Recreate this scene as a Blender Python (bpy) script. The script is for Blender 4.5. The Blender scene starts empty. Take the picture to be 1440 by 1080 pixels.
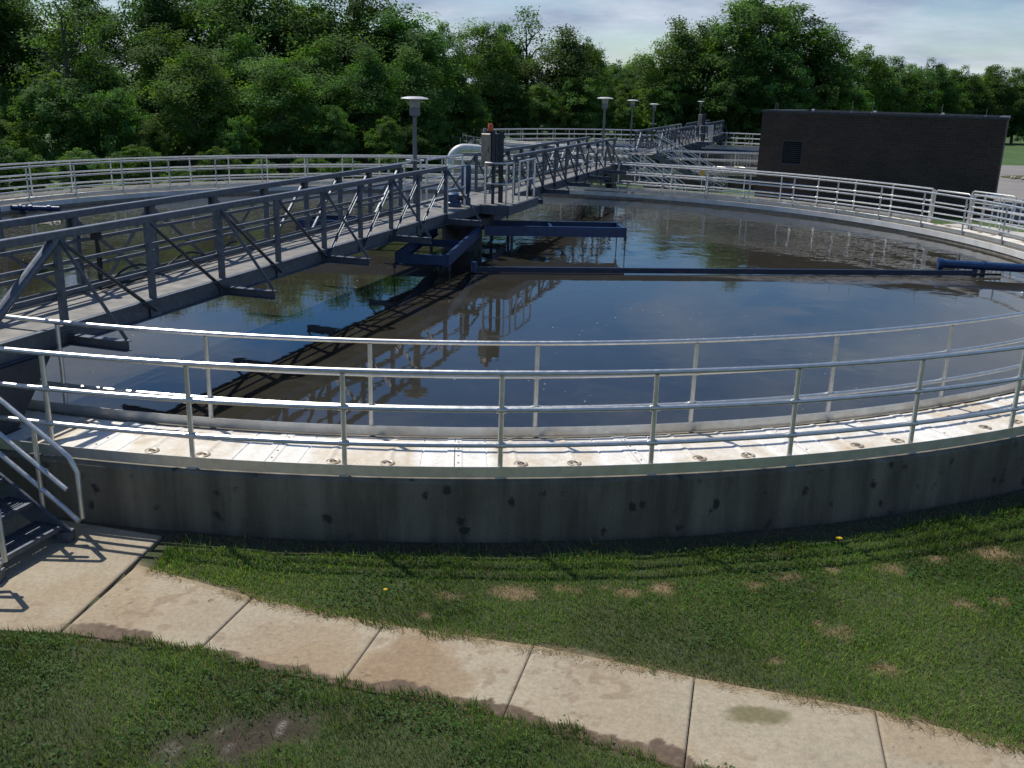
import bpy, math, random
import numpy as np
from mathutils import Vector, Matrix, Quaternion
R = math.radians
random.seed(7)
scene = bpy.context.scene
col = scene.collection

# ------------------------------------------------------------------ camera numbers (used to place distant things at true distances)
F, PITCH, ROLL, ZC = 1340.0, R(16.93), R(1.55), 3.63
GZ = -0.66            # lawn level; z = 0 is the top of the tank wall
CT = np.array([-1.40, 24.72])                    # near tank centre
DB = np.array([0.2954, 0.9554]); NB = np.array([0.9554, -0.2954])   # along / across the bridges
CF = np.array([11.2, 64.8])                      # far tank centre
RO, RI = 16.02, 14.88

def ray(u, v):
    a = (u-720)/F; b = (540-v)/F; c, s = math.cos(ROLL), math.sin(ROLL)
    a, b = c*a-s*b, s*a+c*b
    return np.array([a, math.cos(PITCH)+b*math.sin(PITCH), -math.sin(PITCH)+b*math.cos(PITCH)])
def at_y(u, v, y):
    d = ray(u, v); return np.array([0, 0, ZC])+d*(y/d[1])
def at_z(u, v, z):
    d = ray(u, v); return np.array([0, 0, ZC])+d*((z-ZC)/d[2])
def project(x, y, z):
    z = z-ZC
    yy = y*math.cos(PITCH)-z*math.sin(PITCH); vv = y*math.sin(PITCH)+z*math.cos(PITCH)
    u, v = x/yy, vv/yy; c, s = math.cos(ROLL), math.sin(ROLL)
    return 720+F*(c*u+s*v), 540-F*(-s*u+c*v)

# ------------------------------------------------------------------ value noise for python-side masks
def vnoise(x, y, seed=0):
    xi, yi = np.floor(x).astype(np.int64), np.floor(y).astype(np.int64)
    xf, yf = x-xi, y-yi
    u, v = xf*xf*(3-2*xf), yf*yf*(3-2*yf)
    def h(i, j):
        n = (i*374761393+j*668265263+seed*1442695041) & 0x7fffffff
        n = ((n ^ (n >> 13))*1274126177) & 0x7fffffff
        return ((n ^ (n >> 16)) & 0xffff)/65535.0
    return (h(xi, yi)*(1-u)+h(xi+1, yi)*u)*(1-v)+(h(xi, yi+1)*(1-u)+h(xi+1, yi+1)*u)*v
def fbm(x, y, seed=0, o=4):
    t, a, n = 0, 0.5, 0
    for k in range(o):
        t = t+a*vnoise(x*2**k, y*2**k, seed+k); n += a; a *= 0.5
    return t/n
def sstep(a, b, x):
    t = np.clip((x-a)/(b-a), 0, 1); return t*t*(3-2*t)

# ------------------------------------------------------------------ materials
class NT:
    def __init__(s, name):
        s.m = bpy.data.materials.new(name); s.m.use_nodes = True
        s.t = s.m.node_tree; s.n = s.t.nodes; s.l = s.t.links
        s.b = s.n['Principled BSDF']; s.out = s.n['Material Output']
        tc = s.n.new('ShaderNodeTexCoord'); s.obj = tc.outputs['Object']
        g = s.n.new('ShaderNodeNewGeometry'); s.pos = g.outputs['Position']
    def link(s, a, b): s.l.new(a, b)
    def noise(s, scale, detail=4, rough=.55, vec=None, dist=0, sc=None):
        n = s.n.new('ShaderNodeTexNoise'); n.inputs['Scale'].default_value = scale
        n.inputs['Detail'].default_value = detail; n.inputs['Roughness'].default_value = rough
        n.inputs['Distortion'].default_value = dist
        v = vec or s.pos
        if sc:
            mp = s.n.new('ShaderNodeMapping'); mp.inputs['Scale'].default_value = sc; s.link(v, mp.inputs['Vector']); v = mp.outputs[0]
        s.link(v, n.inputs['Vector']); return n.outputs['Fac']
    def voro(s, scale, feature='F1', vec=None, sc=None):
        n = s.n.new('ShaderNodeTexVoronoi'); n.inputs['Scale'].default_value = scale; n.feature = feature
        v = vec or s.pos
        if sc:
            mp = s.n.new('ShaderNodeMapping'); mp.inputs['Scale'].default_value = sc; s.link(v, mp.inputs['Vector']); v = mp.outputs[0]
        s.link(v, n.inputs['Vector']); return n.outputs['Distance']
    def ramp(s, fac, stops):
        r = s.n.new('ShaderNodeValToRGB'); e = r.color_ramp.elements
        while len(e) < len(stops): e.new(0.5)
        for k, (p, c) in enumerate(stops):
            e[k].position = p
            e[k].color = (c, c, c, 1) if isinstance(c, (int, float)) else (*c, 1)
        s.link(fac, r.inputs[0]); return r.outputs[0]
    def mix(s, fac, a, b, mode='MIX'):
        m = s.n.new('ShaderNodeMix'); m.data_type = 'RGBA'; m.blend_type = mode; m.clamp_factor = True
        for sock, v in ((0, fac), (6, a), (7, b)):
            if isinstance(v, (int, float)): m.inputs[sock].default_value = v if sock == 0 else (v, v, v, 1)
            elif isinstance(v, tuple): m.inputs[sock].default_value = (*v, 1)
            else: s.link(v, m.inputs[sock])
        return m.outputs[2]
    def math(s, op, a, b=0.0):
        m = s.n.new('ShaderNodeMath'); m.operation = op
        for k, v in enumerate((a, b)):
            if isinstance(v, (int, float)): m.inputs[k].default_value = v
            else: s.link(v, m.inputs[k])
        return m.outputs[0]
    def attr(s, name):
        a = s.n.new('ShaderNodeAttribute'); a.attribute_name = name; return a.outputs['Color'], a.outputs['Fac']
    def rnd(s):
        o = s.n.new('ShaderNodeObjectInfo'); return o.outputs['Random']
    def bump(s, h, strength=.3, dist=.01):
        b = s.n.new('ShaderNodeBump'); b.inputs['Strength'].default_value = strength; b.inputs['Distance'].default_value = dist
        s.link(h, b.inputs['Height']); s.link(b.outputs[0], s.b.inputs['Normal'])
    def set(s, color=None, rough=.5, metal=0.0, spec=.5):
        if color is not None:
            if isinstance(color, tuple): s.b.inputs['Base Color'].default_value = (*color, 1)
            else: s.link(color, s.b.inputs['Base Color'])
        if isinstance(rough, (int, float)): s.b.inputs['Roughness'].default_value = rough
        else: s.link(rough, s.b.inputs['Roughness'])
        s.b.inputs['Metallic'].default_value = metal
        s.b.inputs['Specular IOR Level'].default_value = spec
        return s.m

def worn(name, c, rough, metal, var=.25, scale=6, spec=.5):
    k = NT(name)
    n = k.noise(scale, 5)
    f = k.ramp(n, [(.3, 1-var), (.7, 1+var*.4)])
    cc = k.mix(1.0, c, f, 'MULTIPLY')
    r = k.ramp(k.noise(scale*2.3, 3), [(.3, rough*.8), (.75, min(1, rough*1.3))])
    k.bump(k.noise(60, 3), .08, .003)
    return k.set(cc, r, metal, spec)

M = {}
M['alu'] = worn('aluminium_pipe', (.62, .62, .60), .38, .75, .15, 9)
M['galv'] = worn('galvanized_steel', (.122, .140, .170), .5, .5, .3, 14)
M['dark'] = worn('dark_steel', (.05, .055, .065), .55, .3, .3)
M['deck'] = None
M['blue'] = worn('blue_paint', (.009, .041, .122), .40, 0, .3, 8)
M['navy'] = worn('navy_paint', (.006, .022, .062), .45, 0, .35, 6)
M['lampgrey'] = worn('grey_lamp_paint', (.16, .17, .19), .5, .2, .15)
M['lampcap'] = worn('pale_lamp_cap', (.50, .50, .50), .45, .1, .1)
M['lampglass'] = worn('frosted_lens', (.32, .32, .30), .25, 0, .1)
M['stainless'] = worn('stainless_steel', (.28, .255, .22), .4, .8, .25, 12)
M['orange'] = worn('orange_lens', (.60, .10, .015), .3, 0, .1)
M['rubber'] = worn('black_rubber', (.012, .012, .013), .6, 0, .2)
M['ring'] = worn('worn_ring', (.34, .29, .22), .5, .4, .35, 30)
M['rod'] = worn('thin_rod', (.25, .25, .26), .4, .6, .1)
M['whitepipe'] = worn('white_duct', (.66, .66, .63), .45, .1, .2, 3)
M['rock'] = worn('pale_rock', (.42, .38, .33), .9, 0, .35, 8)
M['yellow'] = worn('yellow_petals', (.75, .5, .02), .7, 0, .1)

k = NT('deck_grating')
s_ = k.noise(5, 5)
cc = k.mix(k.ramp(s_, [(.35, 0.0), (.7, 1.0)]), (.165, .158, .142), (.30, .28, .245))
mp = k.n.new('ShaderNodeTexWave'); mp.inputs['Scale'].default_value = 11; mp.bands_direction = 'Y'
k.link(k.pos, mp.inputs['Vector'])
cc = k.mix(.35, cc, mp.outputs['Color'], 'MULTIPLY')
M['deck'] = k.set(cc, .6, .2)

# concrete wall with form stains, dark blotches, runs
k = NT('tank_concrete')
base = k.mix(k.ramp(k.noise(1.3, 6), [(.3, 0.0), (.7, 1.0)]), (.135, .121, .088), (.225, .20, .148))
runs = k.ramp(k.noise(3.0, 5, .6, sc=(1, 1, .12)), [(.38, 0.0), (.62, .85)])
base = k.mix(runs, base, (.075, .066, .047))
sp = k.voro(4.8, sc=(1, 1, .8)); spn = k.noise(11, 5, .65)
spot = k.ramp(k.math('ADD', sp, k.math('MULTIPLY', k.math('SUBTRACT', spn, .5), .75)), [(.13, 1.0), (.24, 0.0)])
msk = k.ramp(k.noise(2.3, 2), [(.40, 0.0), (.52, 1.0)])
base = k.mix(k.mix(1.0, spot, msk, 'MULTIPLY'), base, (.035, .033, .03))
fine = k.ramp(k.noise(70, 4), [(.3, .8), (.7, 1.12)])
base = k.mix(1.0, base, fine, 'MULTIPLY')
k.bump(k.noise(35, 5), .25, .01)
M['wall'] = k.set(base, .85)

k = NT('stained_wet_concrete')
base = k.mix(k.ramp(k.noise(4, 5, sc=(1, 1, .3)), [(.3, 0.0), (.7, 1.0)]), (.22, .17, .11), (.36, .33, .28))
M['weirwall'] = k.set(base, .6)
k = NT('white_weir_plate')
base = k.mix(k.ramp(k.noise(2.5, 5, sc=(1, 1, .4)), [(.35, 0.0), (.75, 1.0)]), (.82, .81, .77), (.62, .58, .50))
M['weir'] = k.set(base, .5)

# launder covers: white fibreglass with rusty stains
k = NT('fibreglass_cover')
n1 = k.noise(1.1, 5, .6); n2 = k.noise(4.5, 5, .65)
st = k.ramp(k.math('ADD', k.math('MULTIPLY', n1, .6), k.math('MULTIPLY', n2, .4)), [(.34, 0.0), (.48, .5), (.66, 1.0)])
sx = k.n.new('ShaderNodeSeparateXYZ'); k.link(k.obj, sx.inputs[0])
fr = k.math('DIVIDE', k.math('ARCTAN2', sx.outputs['Y'], sx.outputs['X']), 2*math.pi/52)
pan = k.ramp(k.math('ADD', fr, k.math('MULTIPLY', k.math('SUBTRACT', n2, .5), .12)), [(.03, .25), (.10, .45), (.17, .15), (.24, .95), (.5, .75), (.76, .95), (.83, .15), (.90, .45), (.97, .25)])
st = k.math('MULTIPLY', st, pan)
base = k.mix(st, (.82, .81, .76), (.47, .345, .18))
sp = k.ramp(k.noise(2.2, 6, .7), [(.60, 0.0), (.72, 1.0)])
base = k.mix(k.math('MULTIPLY', sp, .55), base, (.48, .33, .15))
dirt = k.ramp(k.noise(28, 4), [(.3, .86), (.65, 1.05)])
base = k.mix(1.0, base, dirt, 'MULTIPLY')
k.bump(k.noise(18, 4), .08, .01)
M['cover'] = k.set(base, .5)

# brick
k = NT('dark_brick')
tc = k.n.new('ShaderNodeUVMap')
br = k.n.new('ShaderNodeTexBrick'); k.link(tc.outputs[0], br.inputs['Vector'])
br.inputs['Scale'].default_value = 1.0; br.inputs['Mortar Size'].default_value = .007
br.inputs['Brick Width'].default_value = .30; br.inputs['Row Height'].default_value = .10
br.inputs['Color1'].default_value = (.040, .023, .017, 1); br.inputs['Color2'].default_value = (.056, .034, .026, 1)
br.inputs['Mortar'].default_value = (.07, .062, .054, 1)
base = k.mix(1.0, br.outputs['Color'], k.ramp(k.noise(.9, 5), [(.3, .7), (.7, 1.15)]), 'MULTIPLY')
base = k.mix(1.0, base, k.ramp(k.noise(14, 4), [(.3, .75), (.7, 1.2)]), 'MULTIPLY')
k.bump(br.outputs['Fac'], -.4, .006)
M['brick'] = k.set(base, .85)

# attribute-coloured ground / path / grass
def attr_mat(name, rough, det, detail_scale, bump, spec=.3):
    k = NT(name); c, _ = k.attr('Col')
    f = k.ramp(k.noise(detail_scale, 5, .65), [(.3, 1-det), (.7, 1+det)])
    f2 = k.ramp(k.noise(detail_scale*4.7, 3), [(.3, 1-det*.6), (.7, 1+det*.6)])
    c = k.mix(1.0, k.mix(1.0, c, f, 'MULTIPLY'), f2, 'MULTIPLY')
    k.bump(k.noise(detail_scale*2, 5), bump, .01)
    return k.set(c, rough, 0, spec)
M['path'] = attr_mat('path_concrete', .85, .17, 26, .4)

k = NT('lawn_ground')
c, _ = k.attr('Col')
f = k.ramp(k.noise(.35, 5), [(.3, .75), (.7, 1.25)]); f2 = k.ramp(k.noise(9, 5, .7), [(.25, .55), (.75, 1.4)])
cc = k.mix(1.0, k.mix(1.0, c, f, 'MULTIPLY'), f2, 'MULTIPLY')
_, wet = k.attr('Wet')
rr = k.mix(wet, .92, .16)
k.bump(k.noise(30, 5), .5, .02)
M['ground'] = k.set(cc, rr, 0, .4)

def leaf_mat(name, spec=.12, rough=.7, trans=.45, objvar=True):
    k = NT(name); c, _ = k.attr('Col')
    if objvar:
        h = k.n.new('ShaderNodeHueSaturation'); k.link(c, h.inputs['Color'])
        r = k.rnd()
        k.link(k.math('ADD', k.math('MULTIPLY', r, .035), .485), h.inputs['Hue'])
        k.link(k.math('ADD', k.math('MULTIPLY', k.math('FRACT', k.math('MULTIPLY', r, 7.31)), .55), .72), h.inputs['Value'])
        c = h.outputs[0]
    k.set(c, rough, 0, spec)
    t = k.n.new('ShaderNodeBsdfTranslucent'); tc = k.mix(1.0, c, (1.35, 1.5, .55), 'MULTIPLY'); k.link(tc, t.inputs['Color'])
    m = k.n.new('ShaderNodeMixShader'); m.inputs[0].default_value = trans
    k.link(k.b.outputs[0], m.inputs[1]); k.link(t.outputs[0], m.inputs[2]); k.link(m.outputs[0], k.out.inputs['Surface'])
    return k.m
M['leaf'] = leaf_mat('tree_leaves')
M['grass'] = leaf_mat('grass_blades', .18, .6, .35, False)
k = NT('bark')
base = k.mix(k.ramp(k.noise(6, 5, sc=(1, 1, .2)), [(.3, 0.0), (.7, 1.0)]), (.05, .04, .03), (.14, .12, .095))
k.bump(k.noise(12, 4, sc=(1, 1, .2)), .6, .03)
M['bark'] = k.set(base, .9)
k = NT('asphalt')
base = k.mix(k.ramp(k.noise(.4, 6), [(.3, 0.0), (.7, 1.0)]), (.17, .155, .145), (.235, .215, .20))
M['asphalt'] = k.set(base, .9)
k = NT('concrete_pad')
base = k.mix(k.ramp(k.noise(1.4, 6), [(.3, 0.0), (.7, 1.0)]), (.36, .33, .28), (.52, .49, .43))
M['pad'] = k.set(base, .85)

# water: murky, mirror-like, gentle ripples, floating flecks and scum
k = NT('clarifier_water')
_, scum = k.attr('Scum')
murk = k.mix(k.ramp(k.noise(.25, 4), [(.3, 0.0), (.7, 1.0)]), (.025, .0235, .0175), (.036, .0325, .024))
sn = k.noise(2.2, 6, .65, dist=1.2)
scf = k.math('MULTIPLY', scum, k.ramp(sn, [(.33, .15), (.62, 1.0)]))
cw = k.mix(scf, murk, (.095, .086, .068))
fl = k.voro(4.2, sc=(1, 1, 0)); 
fk = k.ramp(fl, [(.04, 1.0), (.075, 0.0)])
fm = k.ramp(k.noise(.5, 3), [(.46, 0.0), (.60, 1.0)])
fkm = k.math('MULTIPLY', fk, fm)
film = k.ramp(k.noise(.9, 6, .7, dist=1.5), [(.50, 0.0), (.78, .30)])
cw = k.mix(film, cw, (.085, .080, .066))
cw = k.mix(fkm, cw, (.42, .40, .36))
rr = k.math('ADD', k.math('MULTIPLY', scf, .4), k.math('ADD', .025, k.math('MULTIPLY', fkm, .5)))
rip = k.noise(1.1, 3, .5, sc=(1, 1.0, 1)); rip2 = k.noise(5.5, 3, .5)
_, rm = k.attr('Rip')
hh = k.math('MULTIPLY', k.math('ADD', rip, k.math('MULTIPLY', rip2, .12)), rm)
k.bump(hh, .30, .06)
k.b.inputs['IOR'].default_value = 1.36
M['water'] = k.set(cw, rr, 0, .5)

# ------------------------------------------------------------------ mesh builder
def wloc(o):
    v = Vector((0, 0, 0))
    while o is not None: v = v+o.location; o = o.parent
    return v
class MB:
    def __init__(s): s.v = []; s.f = []
    def add(s, vs, fs):
        b = len(s.v); s.v += [tuple(map(float, p)) for p in vs]; s.f += [tuple(i+b for i in f) for f in fs]; return s
    def box(s, c, half, ax=None):
        c = np.array(c, float)
        ax = np.eye(3) if ax is None else np.array(ax, float)
        vs = [c+ax[0]*half[0]*i+ax[1]*half[1]*j+ax[2]*half[2]*k for i in (-1, 1) for j in (-1, 1) for k in (-1, 1)]
        return s.add(vs, [(0, 1, 3, 2), (4, 6, 7, 5), (0, 4, 5, 1), (2, 3, 7, 6), (0, 2, 6, 4), (1, 5, 7, 3)])
    def bar(s, a, b, w, h, up=(0, 0, 1)):
        a, b = np.array(a, float), np.array(b, float); d = b-a; L = np.linalg.norm(d); d /= L
        u = np.array(up, float); sd = np.cross(d, u)
        if np.linalg.norm(sd) < 1e-3: sd = np.cross(d, (1, 0, 0))
        sd /= np.linalg.norm(sd); u = np.cross(sd, d)
        return s.box((a+b)/2, (L/2, w/2, h/2), (d, sd, u))
    def ibeam(s, a, b, w, h, t=.025):
        a, b = np.array(a, float), np.array(b, float)
        up = np.array((0, 0, 1.)); 
        s.bar(a, b, t, h-2*t-.002); s.bar(a+up*(h/2-t/2), b+up*(h/2-t/2), w, t); s.bar(a-up*(h/2-t/2), b-up*(h/2-t/2), w, t); return s
    def tube(s, pts, r, n=10, closed=False, cap=True):
        P = [np.array(p, float) for p in pts]; m = len(P); rings = []
        ref = None
        rr = r if hasattr(r, '__len__') else [r]*m
        for i in range(m):
            a = P[i-1] if (i > 0 or closed) else P[i]; b = P[(i+1) % m] if (i < m-1 or closed) else P[i]
            t = b-a; t /= (np.linalg.norm(t)+1e-12)
            if ref is None: ref = np.array((0, 0, 1.)) if abs(t[2]) < .9 else np.array((1., 0, 0))
            sd = np.cross(t, ref); sd /= (np.linalg.norm(sd)+1e-12); u = np.cross(sd, t); ref = u
            rings.append([P[i]+rr[i]*(math.cos(q)*sd+math.sin(q)*u) for q in [2*math.pi*j/n for j in range(n)]])
        vs = [p for g in rings for p in g]; fs = []
        for i in range(m if closed else m-1):
            for j in range(n):
                i2 = (i+1) % m
                fs.append((i*n+j, i*n+(j+1) % n, i2*n+(j+1) % n, i2*n+j))
        if cap and not closed: fs += [tuple(range(n))[::-1], tuple((m-1)*n+j for j in range(n))]
        return s.add(vs, fs)
    def lathe(s, prof, c=(0, 0, 0), n=24):
        vs = []; fs = []; m = len(prof)
        for (r, z) in prof:
            for j in range(n):
                q = 2*math.pi*j/n; vs.append((c[0]+r*math.cos(q), c[1]+r*math.sin(q), c[2]+z))
        for i in range(m-1):
            for j in range(n): fs.append((i*n+j, i*n+(j+1) % n, (i+1)*n+(j+1) % n, (i+1)*n+j))
        fs += [tuple(range(n))[::-1], tuple((m-1)*n+j for j in range(n))]
        return s.add(vs, fs)
    def ring(s, prof, n=240, a0=0, a1=2*math.pi):
        """closed profile [(r,z)] swept around the origin from a0 to a1"""
        full = abs(a1-a0-2*math.pi) < 1e-6; m = len(prof); vs = []; fs = []
        ns = n if full else n+1
        for i in range(ns):
            q = a0+(a1-a0)*i/n
            for (r, z) in prof: vs.append((r*math.cos(q), r*math.sin(q), z))
        for i in range(n):
            i2 = (i+1) % ns
            for j in range(m): fs.append((i*m+j, i2*m+j, i2*m+(j+1) % m, i*m+(j+1) % m))
        if not full: fs += [tuple(range(m)), tuple(n*m+j for j in range(m))[::-1]]
        return s.add(vs, fs)
    def build(s, name, mat, parent=None, smooth=False, local=False, bevel=0):
        off = Vector((0, 0, 0)) if (local or parent is None) else wloc(parent)
        me = bpy.data.meshes.new(name)
        me.from_pydata([(x-off.x, y-off.y, z-off.z) for x, y, z in s.v], [], s.f)
        me.validate(); me.materials.append(mat)
        if smooth:
            me.polygons.foreach_set('use_smooth', [True]*len(me.polygons))
            try: me.set_sharp_from_angle(angle=R(40))
            except Exception: pass
        o = bpy.data.objects.new(name, me); col.objects.link(o); o.parent = parent
        if bevel:
            b = o.modifiers.new('b', 'BEVEL'); b.width = bevel; b.segments = 1; b.limit_method = 'ANGLE'
        return o
def np_mesh(name, verts, loops, sizes, mat, cols=None, parent=None, extra=None, smooth=False):
    me = bpy.data.meshes.new(name)
    nv = len(verts); me.vertices.add(nv); me.vertices.foreach_set('co', np.ascontiguousarray(verts, np.float32).ravel())
    sizes = np.asarray(sizes, np.int32); loops = np.asarray(loops, np.int32)
    me.loops.add(len(loops)); me.loops.foreach_set('vertex_index', loops)
    me.polygons.add(len(sizes)); st = np.concatenate([[0], np.cumsum(sizes)[:-1]]).astype(np.int32)
    me.polygons.foreach_set('loop_start', st); me.polygons.foreach_set('loop_total', sizes)
    if smooth: me.polygons.foreach_set('use_smooth', np.ones(len(sizes), bool))
    me.update(calc_edges=True)
    if cols is not None:
        a = me.attributes.new('Col', 'FLOAT_COLOR', 'POINT')
        a.data.foreach_set('color', np.concatenate([cols, np.ones((nv, 1))], 1).astype(np.float32).ravel())
    for nm, d in (extra or {}).items():
        a = me.attributes.new(nm, 'FLOAT', 'POINT'); a.data.foreach_set('value', np.asarray(d, np.float32))
    me.materials.append(mat)
    o = bpy.data.objects.new(name, me); col.objects.link(o); o.parent = parent
    return o
def empty(name, loc, label, cat, group=None):
    o = bpy.data.objects.new(name, None); col.objects.link(o); o.location = loc; o.empty_display_size = .3
    return tag(o, label, cat, group)
def tag(o, label, cat, group=None):
    o['label'] = label; o['category'] = cat
    if group: o['group'] = group
    return o
def kind(o, k): o['kind'] = k; return o
def dup(o, parent=None, rz=None, name=None):
    c = o.copy(); col.objects.link(c); c.parent = parent if parent is not None else o.parent
    if rz is not None: c.rotation_euler = (0, 0, rz)
    return c
def copy_tree(o, loc, label, group=None):
    r = o.copy(); col.objects.link(r); r.location = loc; r['label'] = label
    if group: r['group'] = group
    for ch in list(o.children):
        c = ch.copy(); col.objects.link(c); c.parent = r
        for g in list(ch.children):
            d = g.copy(); col.objects.link(d); d.parent = c
    return r
C3 = lambda c, z=0.0: (float(c[0]), float(c[1]), z)
SHIFT = CF-CT
# ================================================================== setting: ground, path, road, pads
ULOW = np.array([(-5.8, 6.72), (-3.53, 6.63), (-2.38, 6.40), (-1.20, 6.02), (0.0, 5.71), (1.19, 5.22), (2.42, 4.78), (3.52, 4.28), (4.6, 3.7)])*1.0215
UUPP = np.array([(-5.8, 9.0), (-3.36, 7.78), (-2.17, 7.26), (-0.99, 6.88), (0.23, 6.63), (1.44, 6.25), (2.68, 5.90), (3.72, 5.46), (4.85, 4.9)])*1.0215
SLABS = [((-5.92, 6.86), (-3.62, 6.77), (-3.42, 8.56), (-5.92, 9.20))]
for i in range(1, len(ULOW)-1):
    SLABS.append((tuple(ULOW[i]), tuple(ULOW[i+1]), tuple(UUPP[i+1]), tuple(UUPP[i])))
PZ = GZ+.02
def seg_dist(x, y, pl):
    d = np.full(np.shape(x), 1e9)
    for a, b in zip(pl[:-1], pl[1:]):
        ab = b-a; t = np.clip(((x-a[0])*ab[0]+(y-a[1])*ab[1])/(ab@ab), 0, 1)
        d = np.minimum(d, np.hypot(x-a[0]-t*ab[0], y-a[1]-t*ab[1]))
    return d
def in_quad(x, y, q):
    m = np.ones(np.shape(x), bool)
    for i in range(4):
        a, b = q[i], q[(i+1) % 4]; m &= ((b[0]-a[0])*(y-a[1])-(b[1]-a[1])*(x-a[0])) > 0
    return m
def on_path(x, y):
    m = np.zeros(np.shape(x), bool)
    for q in SLABS: m |= in_quad(x, y, q)
    return m
MUD = at_z(345, 1042, GZ)[:2]
def mud_mask(x, y):
    dx, dy = x-MUD[0], y-MUD[1]
    r = np.hypot((dx*.95+dy*.3)/.62, (dy*.95-dx*.3)/.26)
    return np.clip(1.25-r+(fbm(x*5, y*5, 21)-.5)*1.3, 0, 1)
STRAW = [(630, 838, .10), (725, 833, .17), (800, 828, .09), (885, 832, .10), (935, 828, .12), (1060, 826, .13), (1105, 812, .10), (1170, 800, .08), (1250, 800, .13), (1315, 786, .10), (1388, 778, .20),
         (1180, 890, .13), (1355, 852, .10), (1410, 845, .10), (1150, 878, .05), (1085, 930, .06), (850, 826, .05), (1240, 940, .1), (600, 866, .06)]
STRAWP = [(*at_z(u, v, GZ)[:2], r) for u, v, r in STRAW]
def straw_mask(x, y):
    m = np.zeros(np.shape(x))
    n = (fbm(x*9, y*9, 33)-.5)*1.6
    for px_, py_, r in STRAWP:
        m = np.maximum(m, np.clip(1.25-np.hypot((x-px_)/(r*1.25), (y-py_)/(r*.85))+n, 0, 1))
    return m
def grid_axis(lo, hi, step, far):
    core = np.arange(lo, hi+1e-6, step); a = []; v = lo; s = step
    while v > -far: s *= 1.35; v -= s; a.append(v)
    b = []; v = core[-1]; s = step
    while v < far: s *= 1.35; v += s; b.append(v)
    return np.concatenate([a[::-1], core, b])
def lawn_z(x, y):
    dl, du = seg_dist(x, y, ULOW), seg_dist(x, y, UUPP)
    z = GZ+(fbm(x*2.2, y*2.2, 3)-.5)*.035*np.clip(np.minimum(dl, du)*4, 0, 1)
    z = z-mud_mask(x, y)*.03
    return z+np.where(y < 6.3-.30*x, .035*sstep(.0, .25, dl), 0)+np.where(dl < .3, .018, 0)
gx, gy = grid_axis(-6.5, 9.5, .05, 700), grid_axis(3.6, 11.2, .05, 700)
X, Y = np.meshgrid(gx, gy); nx, ny = len(gx), len(gy)
x, y = X.ravel(), Y.ravel()
rt = np.hypot(x-CT[0], y-CT[1])
near = (x > -6.6) & (x < 9.6) & (y > 3.5) & (y < 11.3)
op = on_path(x, y) & near
dl = np.where(near, seg_dist(x, y, ULOW), 9); du = np.where(near, seg_dist(x, y, UUPP), 9)
z = np.where(near & ~op, lawn_z(np.where(near, x, 0), np.where(near, y, 8)), GZ)
far_hill = sstep(150, 420, y)*9
z = z+far_hill
mud = np.where(near, mud_mask(x, y), 0)
z = np.where(op, GZ-.05, z)
soil = np.array((.045, .034, .02)); green = np.array((.030, .048, .012)); lawn = np.array((.052, .10, .022)); brown = np.array((.10, .07, .042))
c = np.where(near[:, None], soil*.4+green*.8, lawn)
b = np.clip(1-dl/.16+(fbm(x*7, y*7, 5)-.5)*1.2, 0, 1)*near
c = c*(1-b[:, None])+brown*b[:, None]
b = np.clip(1-du/.10+(fbm(x*7, y*7, 6)-.5)*1.0, 0, 1)*near
c = c*(1-b[:, None])+np.array((.20, .16, .10))*b[:, None]
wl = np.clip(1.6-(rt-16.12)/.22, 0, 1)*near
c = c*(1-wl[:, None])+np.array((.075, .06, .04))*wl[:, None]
sm = np.where(near, straw_mask(x, y), 0)[:, None]; c = c*(1-sm)+np.array((.19, .14, .08))*sm
c = c*(1-mud[:, None])+np.array((.042, .029, .019))*mud[:, None]
wet = np.clip((mud-.4)*3, 0, 1)*sstep(.66, .70, fbm(x*19, y*19, 9, 2))*.8
idx = np.arange(nx*ny).reshape(ny, nx)
q = np.stack([idx[:-1, :-1], idx[:-1, 1:], idx[1:, 1:], idx[1:, :-1]], -1).reshape(-1, 4)
g = np_mesh('ground', np.stack([x, y, z], 1), q.ravel(), np.full(len(q), 4), M['ground'], c, None, {'Wet': wet}, True); kind(g, 'structure')

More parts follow.
